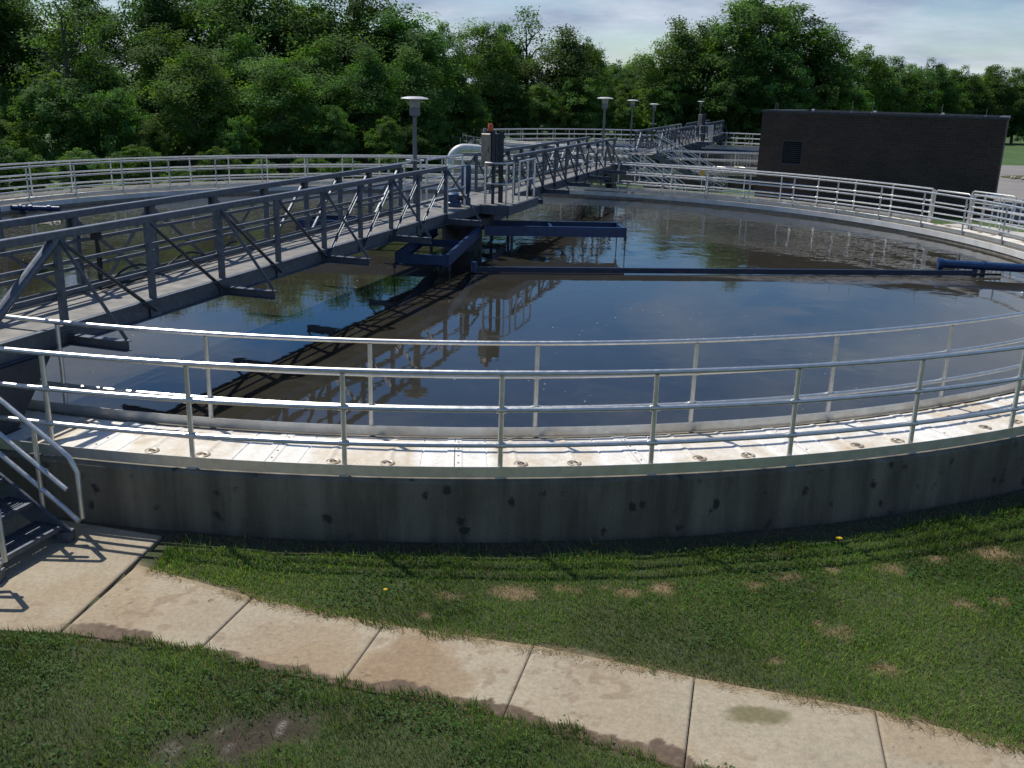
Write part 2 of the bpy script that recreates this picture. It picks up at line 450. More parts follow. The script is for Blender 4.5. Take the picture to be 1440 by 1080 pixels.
# sidewalk: one slab after another, gaps between them
V, Q, Cc = [], [], []; nb = 0
for si, qd in enumerate(SLABS):
    a, b, c2, d = [np.array(p) for p in qd]
    nu, nv = (70, 46) if si else (110, 90)
    gapu = .0035/np.linalg.norm(b-a)
    uu, vv = np.meshgrid(np.linspace(gapu, 1-gapu, nu), np.linspace(0, 1, nv))
    uu, vv = uu.ravel()[:, None], vv.ravel()[:, None]
    P = (a*(1-uu)+b*uu)*(1-vv)+(d*(1-uu)+c2*uu)*vv
    x, y = P[:, 0], P[:, 1]
    tilt = (si % 3-1)*.004
    z = PZ+tilt*(uu[:, 0]-.5)*2-np.where((uu[:, 0] < gapu*1.1) | (uu[:, 0] > 1-gapu*1.1), .006, 0)
    base = np.array((.335, .285, .203))*(1+(fbm(x*1.2, y*1.2, 40)-.5)[:, None]*.3)
    t1 = sstep(.52, .66, fbm(x*1.4+3, y*1.4, 41, 5))[:, None]; base = base*(1-t1*.55)+np.array((.30, .225, .14))*t1*.55
    amt = {3: 1.0, 2: .55, 1: .3, 4: .22}.get(si, 0)
    if amt:
        cu, cv = (.40, .42) if si == 3 else (.6, .4)
        rr = np.hypot((uu[:, 0]-cu)/.42, (vv[:, 0]-cv)/.5)+(fbm(x*4, y*4, 42)-.5)*1.1
        t2 = sstep(1.1, .65, rr)[:, None]*amt; base = base*(1-t2*.75)+np.array((.25, .172, .10))*t2*.75
    fl_ = sstep(.78, .84, fbm(x*31, y*31, 50, 2))[:, None]*sstep(.45, .65, fbm(x*2.1, y*2.1, 51))[:, None]; base = base*(1-fl_*.4)
    sp = sstep(.60, .70, fbm(x*10, y*10, 43, 3))[:, None]*sstep(.42, .6, fbm(x*1.7, y*1.7, 49))[:, None]; base = base*(1-sp*.5)+np.array((.20, .14, .085))*sp*.5
    if si in (5,):
        pc = at_z(1065, 1008, PZ)[:2]
        t3 = sstep(1.1, .6, np.hypot((x-pc[0])/.26, (y-pc[1])/.12)+(fbm(x*8, y*8, 44)-.5)*1.3)[:, None]
        base = base*(1-t3*.9)+np.array((.14, .125, .06))*t3*.9
    dlow = seg_dist(x, y, ULOW); dup_ = seg_dist(x, y, UUPP)
    bw = .09+.13*sstep(.3, .7, fbm(x*2.6+2, y*.3, 45))
    t4 = sstep(bw+.008, bw-.008, dlow+(fbm(x*11, y*11, 46)-.5)*.10)
    along = sstep(-4.0, -3.2, x)*1.0
    t4 = (t4*along)[:, None]
    base = base*(1-t4)+np.array((.115, .080, .054))*t4*(.55+.9*fbm(x*25, y*25, 48))[:, None]
    t5 = sstep(.10, .02, dup_+(fbm(x*10, y*10, 47)-.5)*.12)[:, None]*(.75 if si else 0); base = base*(1-t5)+np.array((.25, .19, .11))*t5
    jd = np.minimum(uu[:, 0], 1-uu[:, 0])[:, None]; jt = sstep(.018, 0.0, jd)*.35; base = base*(1-jt)+np.array((.22, .18, .13))*jt
    idx = np.arange(nu*nv).reshape(nv, nu)+nb
    qq = np.stack([idx[:-1, :-1], idx[:-1, 1:], idx[1:, 1:], idx[1:, :-1]], -1).reshape(-1, 4)
    V.append(np.stack([x, y, z], 1)); Cc.append(base); Q.append(qq); nb += nu*nv
    # skirts
    ring = np.concatenate([idx[0, :], idx[1:, -1], idx[-1, -2::-1], idx[-2:0:-1, 0]])
    pv = np.concatenate(V)[ring]; lo = pv.copy(); lo[:, 2] -= .09
    V.append(lo); Cc.append(np.tile((.10, .075, .05), (len(ring), 1))); li = np.arange(len(ring))+nb; nb += len(ring)
    Q.append(np.stack([ring, np.roll(ring, -1), np.roll(li, -1), li], 1)[:, ::-1])
Q = np.concatenate(Q)
p = np_mesh('path', np.concatenate(V), Q.ravel(), np.full(len(Q), 4), M['path'], np.concatenate(Cc)); kind(p, 'structure')

# asphalt drive right of the brick building, with a grass island edged by stones
def sheet(name, pts, z, mat):
    m = MB(); n = len(pts); m.add([(x, y, z) for x, y in pts], [tuple(range(n))]); return kind(m.build(name, mat), 'structure')
sheet('road', [(19.5, 22), (75, 22), (110, 79), (60, 77), (36, 75.5), (26, 75.5), (24, 60), (19.6, 44)], GZ+.006, M['asphalt'])
isl = [(35.2+4.2*math.cos(q)*(1+.1*math.sin(3*q)), 61.6+2.7*math.sin(q)) for q in np.linspace(0, 2*math.pi, 28, endpoint=False)]
m = MB(); m.add([(x, y, GZ+.05+0*x) for x, y in isl]+[(x, y, GZ) for x, y in isl], [tuple(range(28))]+[(i, 28+i, 28+(i+1) % 28, (i+1) % 28) for i in range(28)])
k = NT('island_grass'); k.set(k.mix(k.ramp(k.noise(1.2, 5), [(.3, 0.0), (.7, 1.0)]), (.07, .075, .025), (.10, .10, .04)), .9, 0, .2)
kind(m.build('grass_island', k.m), 'structure')
sheet('concrete_path', [(8.6, 39.9), (10.3, 38.9), (12.0, 41.2), (10.2, 42.1), (9.4, 42.6)], GZ+.012, M['pad'])
rr = random.Random(3)
for i, q in enumerate((3.35, 3.6, 3.95, 4.2, 4.45)):
    bmv = MB(); px_, py_ = 35.2+4.3*math.cos(q), 61.6+2.8*math.sin(q)
    s = rr.uniform(.16, .3); prof = [(s*.6, 0), (s, s*.25), (s*.85, s*.7), (s*.35, s*.95)]
    bmv.lathe(prof, (px_, py_, GZ), 9); bmv.v = [(a+rr.uniform(-.05, .05), b_+rr.uniform(-.05, .05), max(GZ, c_+rr.uniform(-.03, .03))) for a, b_, c_ in bmv.v]
    o = bmv.build('stone', M['rock'], smooth=False)
    tag(o, ('whitish edging stone of the grass island, %s in its row' % ('nearest the brick building', 'second from the brick building', 'third from the brick building', 'fourth from the brick building', 'farthest from the brick building')[i]), 'stone', 'edging stones of the grass island')

# ------------------------------------------------------------------ brick building
A = np.array([10.35, 42.25]); B = np.array([18.72, 38.05])
e1 = (B-A)/np.linalg.norm(B-A); e2 = np.array([-e1[1], e1[0]])      # e2 points away from the camera
if e2[1] < 0 and e2[0] < 0: e2 = -e2
L = np.linalg.norm(B-A); Dp = 9.0; ZT = 3.16; ZB = GZ
M['joint'] = worn('joint_sealant', (.06, .055, .05), .8, 0, .1)
bld = empty('brick_building', C3(A, ZB), 'low flat roofed dark brick building with louvered vent behind the right hand railing', 'building')
def bp(s, t, z): q = A+e1*s+e2*t; return (q[0], q[1], z)
def wall_uv(o, pts_uv):
    uv = o.data.uv_layers.new(name='UVMap')
    for l in o.data.loops: uv.data[l.index].uv = pts_uv[l.vertex_index]
def facade(s0, s1, z0, z1, t0=0.0, side='front'):
    return [bp(s0, t0, z0), bp(s1, t0, z0), bp(s1, t0, z1), bp(s0, t0, z1)]
# front wall with a hole for the louver, built as panels that butt
ls0, ls1, lz0, lz1 = .95, 1.83, 1.05, 2.05
mv, mf, uvs = [], [], []
def quad(p4, u4):
    b_ = len(mv); mv.extend(p4); mf.append((b_, b_+1, b_+2, b_+3)); uvs.extend(u4)
for (s0, s1, z0, z1) in ((0, ls0, ZB, ZT), (ls1, L, ZB, ZT), (ls0, ls1, ZB, lz0), (ls0, ls1, lz1, ZT)):
    quad(facade(s0, s1, z0, z1), [(s0, z0), (s1, z0), (s1, z1), (s0, z1)])
quad([bp(L, 0, ZB), bp(L, Dp, ZB), bp(L, Dp, ZT), bp(L, 0, ZT)], [(0, ZB), (Dp, ZB), (Dp, ZT), (0, ZT)])
quad([bp(0, Dp, ZB), bp(0, 0, ZB), bp(0, 0, ZT), bp(0, Dp, ZT)], [(0, ZB), (Dp, ZB), (Dp, ZT), (0, ZT)])
quad([bp(L, Dp, ZB), bp(0, Dp, ZB), bp(0, Dp, ZT), bp(L, Dp, ZT)], [(0, ZB), (L, ZB), (L, ZT), (0, ZT)])
for p4 in ([bp(ls0, 0, lz0), bp(ls1, 0, lz0), bp(ls1, .2, lz0), bp(ls0, .2, lz0)], [bp(ls0, 0, lz1), bp(ls0, .2, lz1), bp(ls1, .2, lz1), bp(ls1, 0, lz1)],
           [bp(ls0, 0, lz0), bp(ls0, .2, lz0), bp(ls0, .2, lz1), bp(ls0, 0, lz1)], [bp(ls1, 0, lz0), bp(ls1, 0, lz1), bp(ls1, .2, lz1), bp(ls1, .2, lz0)]):
    quad(p4, [(0, 0), (.2, 0), (.2, .2), (0, .2)])
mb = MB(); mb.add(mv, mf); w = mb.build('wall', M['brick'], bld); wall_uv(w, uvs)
mb = MB()
for t0, t1, s0, s1 in ((-.04, .32, -.04, L+.04), (Dp-.32, Dp+.04, -.04, L+.04), (.32, Dp-.32, -.04, .32), (.32, Dp-.32, L-.32, L+.04)):
    a, b = bp(s0, (t0+t1)/2, ZT+.05), bp(s1, (t0+t1)/2, ZT+.05); mb.bar(a, b, t1-t0, .10)
mb.build('coping', M['dark'], bld)
mb = MB(); mb.add([bp(.32, .32, ZT-.15), bp(L-.32, .32, ZT-.15), bp(L-.32, Dp-.32, ZT-.15), bp(.32, Dp-.32, ZT-.15)], [(0, 1, 2, 3)]); mb.build('roof', M['pad'], bld)
mb = MB()
for i in range(11):
    zz = lz0+.05+(lz1-lz0-.1)*(i+.5)/11
    mb.box(np.array(bp((ls0+ls1)/2, .09, zz)), ((ls1-ls0)/2, .055, .008), (np.array([*e1, 0]), np.array([e2[0]*.8, e2[1]*.8, .6]), np.array([-e2[0]*.6, -e2[1]*.6, .8])))
mb.add([bp(ls0, .17, lz0), bp(ls1, .17, lz0), bp(ls1, .17, lz1), bp(ls0, .17, lz1)], [(0, 1, 2, 3)])
lv = mb.build('louver', M['dark'], bld)
mb = MB(); f = .05
for a, b in ((bp(ls0, .03, lz0+f/2), bp(ls1, .03, lz0+f/2)), (bp(ls0, .03, lz1-f/2), bp(ls1, .03, lz1-f/2)), (bp(ls0+f/2, .03, lz0+f), bp(ls0+f/2, .03, lz1-f)), (bp(ls1-f/2, .03, lz0+f), bp(ls1-f/2, .03, lz1-f))):
    mb.bar(a, b, f, f)
mb.build('frame', M['dark'], lv)
for s in (.55, 4.45, L-.5):
    mb = MB(); mb.bar(bp(s, -.002, ZB+.02), bp(s, -.002, ZT-.02), .014, .02, (1, 0, 0)); mb.build('control_joint', M['joint'], bld)
for s, h in ((.50, .34), (.59, .30), (3.6, .42), (4.4, .45), (7.0, .42), (8.6, .3)):
    mb = MB(); mb.tube([bp(s, .14, ZT+.10), bp(s, .14, ZT+.10+h)], .008, 6); mb.box(bp(s, .14, ZT+.12), (.04, .04, .02)); mb.build('lightning_rod', M['rod'], bld)
for s in (2.05, 4.5, 7.05):
    mb = MB(); mb.lathe([(.05, 0), (.05, .04), (.07, .04), (.06, .08), (.02, .09)], bp(s, .25, ZT+.10), 12); mb.build('roof_vent', M['lampcap'], bld)
# ================================================================== clarifier tank, covers, water, railings
tank = empty('round_tank', C3(CT), 'near round concrete settling tank with white launder covers along its rim', 'tank')
mb = MB(); mb.ring([(16.13, -.95), (16.13, -.03), (16.10, 0), (15.93, 0), (15.93, -.06), (14.97, -.06), (14.97, 0), (14.76, 0), (14.76, -1.6), (16.0, -1.6)], 300)
mb.build('wall', M['wall'], tank, True, True)
mb = MB(); mb.ring([(14.755, -1.5), (14.755, -.175), (14.72, -.175), (14.72, -1.5)], 300); mb.build('inner_lining', M['weirwall'], tank, True, True)
mb = MB(); mb.ring([(14.752, -.165), (14.752, -.004), (14.70, -.004), (14.70, -.165)], 300); mb.build('weir_plate', M['weir'], tank, True, True)
# cover panels: 48, each with two ribs, a hump edge, bolts and two lifting pockets
NP = 52; pa = 2*math.pi/NP
def pol(r, a, z): return (r*math.cos(a), r*math.sin(a), z)
def panel_mesh():
    g_ = .004/15.5
    prof = []      # (angle fraction, height): shallow trapezoid ribs
    for f, h in ((0.0, .030), (.035, .030), (.045, .022), (.17, .022), (.178, .012), (.182, .022), (.30, .022), (.33, .032), (.35, .022), (.62, .022), (.65, .032), (.67, .022), (.818, .022), (.822, .012), (.83, .022), (.955, .022), (.965, .030), (1.0, .030)):
        prof.append((g_+f*(pa-2*g_), h))
    rs = [14.99, 15.02, 15.88, 15.91]; m_ = MB(); vs = []; n = len(prof)
    for ri, r in enumerate(rs):
        for a, h in prof: vs.append(pol(r, a, h-(0.006 if ri in (0, 3) else 0)))
    fs = [(i*n+j, (i+1)*n+j, (i+1)*n+j+1, i*n+j+1) for i in range(3) for j in range(n-1)]
    b_ = len(vs)
    for j in range(n):
        vs.append(pol(14.99, prof[j][0], -.05)); vs.append(pol(15.91, prof[j][0], -.05))
    for j in range(n-1):
        fs.append((j, j+1, b_+2*(j+1), b_+2*j)); fs.append((3*n+j+1, 3*n+j, b_+2*j+1, b_+2*(j+1)+1))
    fs.append((0, b_, b_+1, 3*n, 2*n, n)); fs.append((n-1, 2*n-1, 3*n-1, 4*n-1, b_+2*n-1, b_+2*n-2))
    m_.add(vs, fs); m_.nf = len(m_.f)
    for r in (15.12, 15.32, 15.52, 15.72): m_.lathe([(.012, 0), (.012, .006), (.006, .009)], pol(r, .02*pa, .0295), 8)
    return m_
def ring_mesh(f):
    a = f*pa; m_ = MB(); c = pol(15.74, a, .0225)
    prof = [(.075, 0), (.075, .008), (.062, .012), (.05, .006), (.0, .005)]
    m_.lathe([(max(r, .001), z_) for r, z_ in prof], c, 20)
    m_.tube([pol(15.74, a-.0022, .030), pol(15.74, a-.0008, .042), pol(15.74, a+.0008, .042), pol(15.74, a+.0022, .030)], .007, 6)
    return m_
pm_ = panel_mesh(); p0 = pm_.build('cover_panel', M['cover'], tank, False, True); p0.data.materials.append(M['ring'])
for f_ in p0.data.polygons[pm_.nf:]: f_.material_index = 1
subs = [ring_mesh(.355).build('lifting_ring', M['ring'], p0, True, True), ring_mesh(.645).build('lifting_ring', M['ring'], p0, True, True)]
a00 = R(-86.95)
p0.rotation_euler.z = a00
for i in range(1, NP):
    c = dup(p0, tank, a00+i*pa)
    for s in subs: dup(s, c)
tank2 = copy_tree(tank, C3(CF), 'far round concrete settling tank seen beyond the first tank and its stairs')

# water surface
def water_obj(name, c, seed, scum_fn=None):
    rs = np.concatenate([[.02], np.linspace(.2, 14.73, 90)]); na = 260
    q = np.linspace(0, 2*math.pi, na, endpoint=False)
    Rr, Aa = np.meshgrid(rs, q, indexing='ij'); x = c[0]+Rr*np.cos(Aa); y = c[1]+Rr*np.sin(Aa)
    idx = np.arange(len(rs)*na).reshape(len(rs), na)
    qq = np.stack([idx[:-1], idx[1:], np.roll(idx, -1, 1)[1:], np.roll(idx, -1, 1)[:-1]], -1).reshape(-1, 4)
    sc = scum_fn(x.ravel(), y.ravel()) if scum_fn else np.zeros(x.size)
    o = np_mesh(name, np.stack([x.ravel(), y.ravel(), np.full(x.size, -.25)], 1), qq.ravel(), np.full(len(qq), 4), M['water'], None, None, {'Scum': sc, 'Rip': .18+.82*sstep(-5.5, 2.0, (y.ravel()-c[1])-.25*(x.ravel()-c[0]))}, True)
    return kind(o, 'structure')
SK0 = at_z(667, 381, -.2)[:2]; SK1 = at_z(1366, 386, -.2)[:2]
def scum_fn(x, y):
    d = SK1-SK0; L_ = np.linalg.norm(d); d = d/L_; nn = np.array([d[1], -d[0]])
    s = (x-SK0[0])*d[0]+(y-SK0[1])*d[1]; w = (x-SK0[0])*nn[0]+(y-SK0[1])*nn[1]
    width = .10+.95*sstep(4.5, 8.5, s)*sstep(11.9, 11.2, s)+(fbm(x*1.1, y*1.1, 61)-.5)*.6*sstep(3, 6, s)
    m1 = sstep(-.02, .05, w)*sstep(width+.10, width-.12, w)*sstep(2.0, 5.5, s)*sstep(L_+1.2, L_+.4, s)
    pc = at_z(1100, 438, -.25)[:2]
    m2 = sstep(1.1, .5, np.hypot((x-pc[0])/.75, (y-pc[1])/.45)+(fbm(x*2, y*2, 62)-.5)*.7)*.35
    rt_ = np.hypot(x-CT[0], y-CT[1]); m3 = sstep(14.3, 14.7, rt_+(fbm(x*1.5, y*1.5, 63)-.5)*.4)*.25
    return np.clip(np.maximum(np.maximum(m1, m2), m3), 0, 1)
water_obj('water', CT, 1, scum_fn); water_obj('water', CF, 2)

# railings
def ring_rail(mbx, r, z, rad, a0, a1, n):
    prof = [(r+rad*math.cos(q), z+rad*math.sin(q)) for q in np.linspace(0, 2*math.pi, 8, endpoint=False)]
    mbx.ring(prof, n, a0, a1); return mbx
def railing(name, label, r, anchor, step, a0, a1, toe_r, inner):
    t = empty(name, C3(CT), label, 'railing'); full = abs(a1-a0-2*math.pi) < 1e-6; n = int(300*(a1-a0)/(2*math.pi))
    for nm, zz in (('top_rail', 1.07), ('middle_rail', .70), ('lower_rail', .335)):
        o = ring_rail(MB(), r, zz, .027, a0, a1, n).build(nm, M['alu'], t, True, True)
    mb = MB(); mb.ring([(toe_r-.004, .015), (toe_r+.004, .015), (toe_r+.004, .125), (toe_r-.004, .125)], n, a0, a1); mb.build('toe_board', M['alu'], t, False, True)
    mb = MB()
    if inner:
        mb.tube([(r, 0, -.14), (r, 0, 1.045)], .026, 10); mb.box((r-.035, 0, -.09), (.012, .05, .06)); mb.box((r-.05, .0, -.03), (.045, .03, .012)); mb.box((r-.02, 0, -.09), (.03, .03, .045))
    else:
        mb.tube([(r, 0, .004), (r, 0, 1.045)], .026, 10); mb.box((r, 0, .008), (.06, .05, .006)); mb.box((r+.03, 0, .05), (.02, .03, .03))
    for zz in (.70, .335):
        mb.tube([(r, -.05, zz), (r, .05, zz)], .0325, 10)
    p = mb.build('post', M['alu'], t, True, True)
    k0 = math.ceil((a0-anchor)/step-1e-6); angs = []
    while anchor+k0*step < a1-(1e-6 if full else 0): angs.append(anchor+k0*step); k0 += 1
    if not full: angs = [a0+.0016]+[q for q in angs if a0+.03 < q < a1-.03]+[a1-.0016]
    for i, q in enumerate(angs):
        if i == 0: p.rotation_euler.z = q
        else: dup(p, t, q)
    return t
GA = [math.atan2(*(np.array(at_z(u, v, 1.07)[:2])-CT)[::-1]) for u, v in ((1326, 265.5), (1371, 273.5))]
GA = sorted(GA)
span = 2*math.pi-(GA[1]-GA[0])
rail_out = railing('handrail', 'outer pipe railing round the near tank, standing on the rim nearest the lawn', RO, R(-85.33), 2*math.pi/66, GA[1], GA[1]+span, RO+.045, False)
rail_in = railing('handrail', 'inner pipe railing of the near tank, standing at the edge of its water', RI, R(-83.57), 2*math.pi/52, R(-97.3), R(-97.3)+2*math.pi, RI+.03, True)
copy_tree(rail_out, C3(CF), 'outer pipe railing round the far tank against the trees')
copy_tree(rail_in, C3(CF), 'inner pipe railing of the far tank above its own water')
# gate in the gap
gp = [np.array([CT[0]+RO*math.cos(a), CT[1]+RO*math.sin(a)]) for a in GA]
def frame_rail(t, a, b, z0, hts, nm, r=.024, posts=(), rnd=.10):
    """pipe frame with rounded upper corners between ground points a, b"""
    a, b = np.array([*a, 0.]), np.array([*b, 0.]); u = (b-a)/np.linalg.norm(b-a); h = hts[0]; mb = MB()
    pts = [a+(0, 0, z0), a+(0, 0, z0+h-rnd), a+u*rnd*.3+np.array((0, 0, z0+h-rnd*.3)), a+u*rnd+np.array((0, 0, z0+h)),
           b-u*rnd+np.array((0, 0, z0+h)), b-u*rnd*.3+np.array((0, 0, z0+h-rnd*.3)), b+(0, 0, z0+h-rnd), b+(0, 0, z0)]
    mb.tube(pts, r, 8); o = mb.build(nm, M['alu'], t, True)
    for hh in hts[1:]:
        mb = MB(); mb.tube([a+u*r+np.array((0, 0, z0+hh)), b-u*r+np.array((0, 0, z0+hh))], r*.9, 8); mb.build('rail', M['alu'], t, True)
    for f in posts:
        q = a+(b-a)*f; mb = MB(); mb.tube([q+(0, 0, z0), q+(0, 0, z0+h-r)], r*.9, 8); mb.build('post', M['alu'], t, True)
gate = empty('gate', C3(gp[0]), 'small pipe gate in the outer railing before the brick building', 'gate')
e_ = (gp[1]-gp[0])/np.linalg.norm(gp[1]-gp[0])
frame_rail(gate, gp[0]+e_*.12, gp[1]-e_*.12, .12, (.93, .55, .22), 'frame')
for q in (gp[0]+e_*.05, gp[1]-e_*.05):
    mb = MB(); mb.bar((*q, 0.004), (*q, 1.06), .06, .06, (e_[0], e_[1], 0)); mb.build('gate_post', M['alu'], gate)
mb = MB(); mb.box((*(gp[0]+e_*.16), .7), (.03, .05, .06)); mb.build('latch', M['dark'], gate)
# ================================================================== truss bridge over the tank, centre platform, drive, skimmer, stairs, lamps
bridge = empty('access_bridge', C3(CT), 'near galvanized truss footbridge crossing the first tank from rim to centre and on', 'footbridge')
D3, N3 = np.array([*DB, 0]), np.array([*NB, 0])
def bq(s, n, z, c=CT): return (c[0]+DB[0]*s+NB[0]*n, c[1]+DB[1]*s+NB[1]*n, z)
ZTOP, ZDK, HW = 1.985, .955, .56
PAN = [-16.1, -14.55, -12.98, -11.43, -9.88, -8.36, -6.95, -5.58, -4.2, -2.6]
for sgn in (-1, 1):
    pans = PAN if sgn < 0 else [-p for p in PAN][::-1]
    for side in (-1, 1):
        n = HW*side
        m = MB(); m.bar(bq(pans[0]-(.35 if sgn < 0 else 0), n, ZTOP), bq(pans[-1]+(.35 if sgn > 0 else 0), n, ZTOP), .09, .09); m.build('top_chord', M['galv'], bridge, bevel=.008)
        m = MB(); s0, s1 = pans[0]-(.5 if sgn < 0 else 0), pans[-1]+(.5 if sgn > 0 else 0)
        m.bar(bq(s0, n, .845), bq(s1, n, .845), .018, .25); m.bar(bq(s0, n+.03*side, .962), bq(s1, n+.03*side, .962), .075, .016); m.bar(bq(s0, n+.03*side, .728), bq(s1, n+.03*side, .728), .075, .016)
        m.build('bottom_chord', M['galv'], bridge)
        for zz in (1.30, 1.645):
            m = MB(); m.bar(bq(pans[0], n-.055*side, zz), bq(pans[-1], n-.055*side, zz), .03, .045); m.build('rail', M['galv'], bridge)
        if side < 0:
            m = MB(); m.bar(bq(pans[0], n-.058*side, 1.03), bq(pans[-1], n-.058*side, 1.03), .012, .11); m.build('kick_plate', M['galv'], bridge)
        for s in pans:
            m = MB(); m.bar(bq(s, n, .97), bq(s, n, ZTOP-.045), .07, .07, (DB[0], DB[1], 0)); m.box(bq(s, n+.049*side, ZTOP-.11), (.10, .005, .075), (D3, N3, (0, 0, 1))); m.box(bq(s, n+.030*side, .80), (.11, .006, .065), (D3, N3, (0, 0, 1))); m.build('post', M['galv'], bridge)
        for i in range(len(pans)-1):
            a, b = pans[i], pans[i+1]; mid = len(pans)//2
            heavy = (sgn < 0 and i == 0) or (sgn > 0 and i == len(pans)-2)
            down = (i < mid) if not heavy else False
            if heavy: down = sgn > 0
            za, zb = (ZTOP-.05, .80) if down else (.80, ZTOP-.05)
            m = MB(); w = .05; off = side*.03
            if heavy: m.tube([bq(a, n, za), bq(b, n, zb)], .062, 14)
            else: m.bar(bq(a, n+off, za), bq(b, n+off, zb), w, .012, (NB[0], NB[1], 0))
            if not heavy: m.bar(bq(a, n+off+.02*side, za), bq(b, n+off+.02*side, zb), .010, .045, (NB[0], NB[1], 0))
            m.build('diagonal', M['galv'], bridge)
        for i in range(1, len(pans), 2):
            s = pans[i] if sgn < 0 else pans[-1-i]
            m = MB(); m.ibeam(bq(s, 0.60*side, .79), bq(s, 1.42*side, .79), .10, .12, .012); o = m.build('outrigger', M['galv'], bridge)
            m = MB(); m.bar(bq(s, n+.04*side, ZTOP-.04), bq(s, 1.40*side, .86), .045, .012, (DB[0], DB[1], 0)); m.build('strut', M['galv'], o)
    m = MB(); s0, s1 = pans[0]-(.5 if sgn < 0 else 0), pans[-1]+(.5 if sgn > 0 else 0)
    m.box(bq((s0+s1)/2, 0, ZDK-.02), ((s1-s0)/2, .50, .018), (D3, N3, (0, 0, 1))); m.build('deck', M['deck'], bridge)
    for i in range(0, len(pans)):
        m = MB(); m.bar(bq(pans[i], -.545, .86), bq(pans[i], .545, .86), .06, .10); m.build('cross_beam', M['galv'], bridge)
    # end support on the rim
    se = pans[0]+.45 if sgn < 0 else pans[-1]-.45
    m = MB(); 
    for nn in (-.56, .56):
        vs_ = [bq(se+ds*-sgn, nn+dn, zz) for dn in (-.13, .13) for ds, zz in ((.72, .725), (-.25, .725), (-.25, .0), (.10, .0))]
        m.add(vs_, [(0, 1, 2, 3), (7, 6, 5, 4), (0, 4, 5, 1), (1, 5, 6, 2), (2, 6, 7, 3), (3, 7, 4, 0)]); m.box(bq(se, nn, .012), (.16, .16, .012), (D3, N3, (0, 0, 1)))
    m.bar(bq(se, -.56, .66), bq(se, .56, .66), .12, .12); m.build('end_support', M['dark'], bridge)
    # landing outside the rim
    sl0, sl1 = (16.5, 17.55) if sgn > 0 else (-17.55, -16.5)
    m = MB(); m.box(bq((sl0+sl1)/2, -.1, ZDK-.03), ((sl1-sl0)/2-.06, .62, .02), (D3, N3, (0, 0, 1))); m.build('landing', M['deck'], bridge)
    for ss in (sl0+.15, sl1-.1):
        for nn in (-.6, .42): m = MB(); m.bar(bq(ss, nn, GZ), bq(ss, nn, ZDK-.06), .08, .08); m.build('landing_leg', M['galv'], bridge)
# centre platform
m = MB(); m.box(bq(0, -.18, .905), (2.6, .76, .045), (D3, N3, (0, 0, 1))); m.box(bq(.95, .955, .905), (1.25, .37, .045), (D3, N3, (0, 0, 1))); m.build('centre_platform', M['deck'], bridge)
m = MB()
m.bar(bq(-2.62, -.97, .83), bq(2.62, -.97, .83), .05, .22); m.bar(bq(-2.62, .60, .83), bq(-.34, .60, .83), .05, .22); m.bar(bq(-.34, 1.35, .83), bq(2.24, 1.35, .83), .05, .22)
for ss in (-2.62, 2.62): m.bar(bq(ss, -.94, .83), bq(ss, .57, .83), .05, .22)
for ss in (-.33, 2.23): m.bar(bq(ss, .63, .83), bq(ss, 1.32, .83), .05, .22)
m.build('platform_frame', M['galv'], bridge)
def loop_rail(path, posts, name='platform_rail'):
    """pipe rail along bq path points with rounded ends"""
    m = MB(); P = [np.array(bq(*p)) for p in path]; a, b = P[0], P[-1]
    m.tube([a-(0, 0, 1.0), a-(0, 0, .12), *P, b-(0, 0, .12), b-(0, 0, 1.0)], .026, 8); o = m.build(name, M['alu'], bridge, True)
    m = MB(); m.tube([p-np.array((0, 0, .5)) for p in P], .022, 8); m.build('middle_pipe', M['alu'], o, True)
    for (s, n) in posts:
        m = MB(); m.tube([bq(s, n, .95), bq(s, n, 1.95)], .024, 8); m.build('pipe_post', M['alu'], o, True)
loop_rail([(-2.5, .56, 1.97), (-1.35, .56, 1.97)], [])
loop_rail([(-.26, .70, 1.97), (-.26, 1.26, 1.97), (.25, 1.28, 1.97)], [(-.26, 1.26)])
loop_rail([(.75, 1.28, 1.97), (2.15, 1.28, 1.97)], [(1.5, 1.28)])
loop_rail([(-2.5, -.90, 1.97), (-.6, -.90, 1.97)], [(-1.6, -.90)])
loop_rail([(-.2, -.90, 1.97), (2.4, -.90, 1.97)], [(1.1, -.90)])

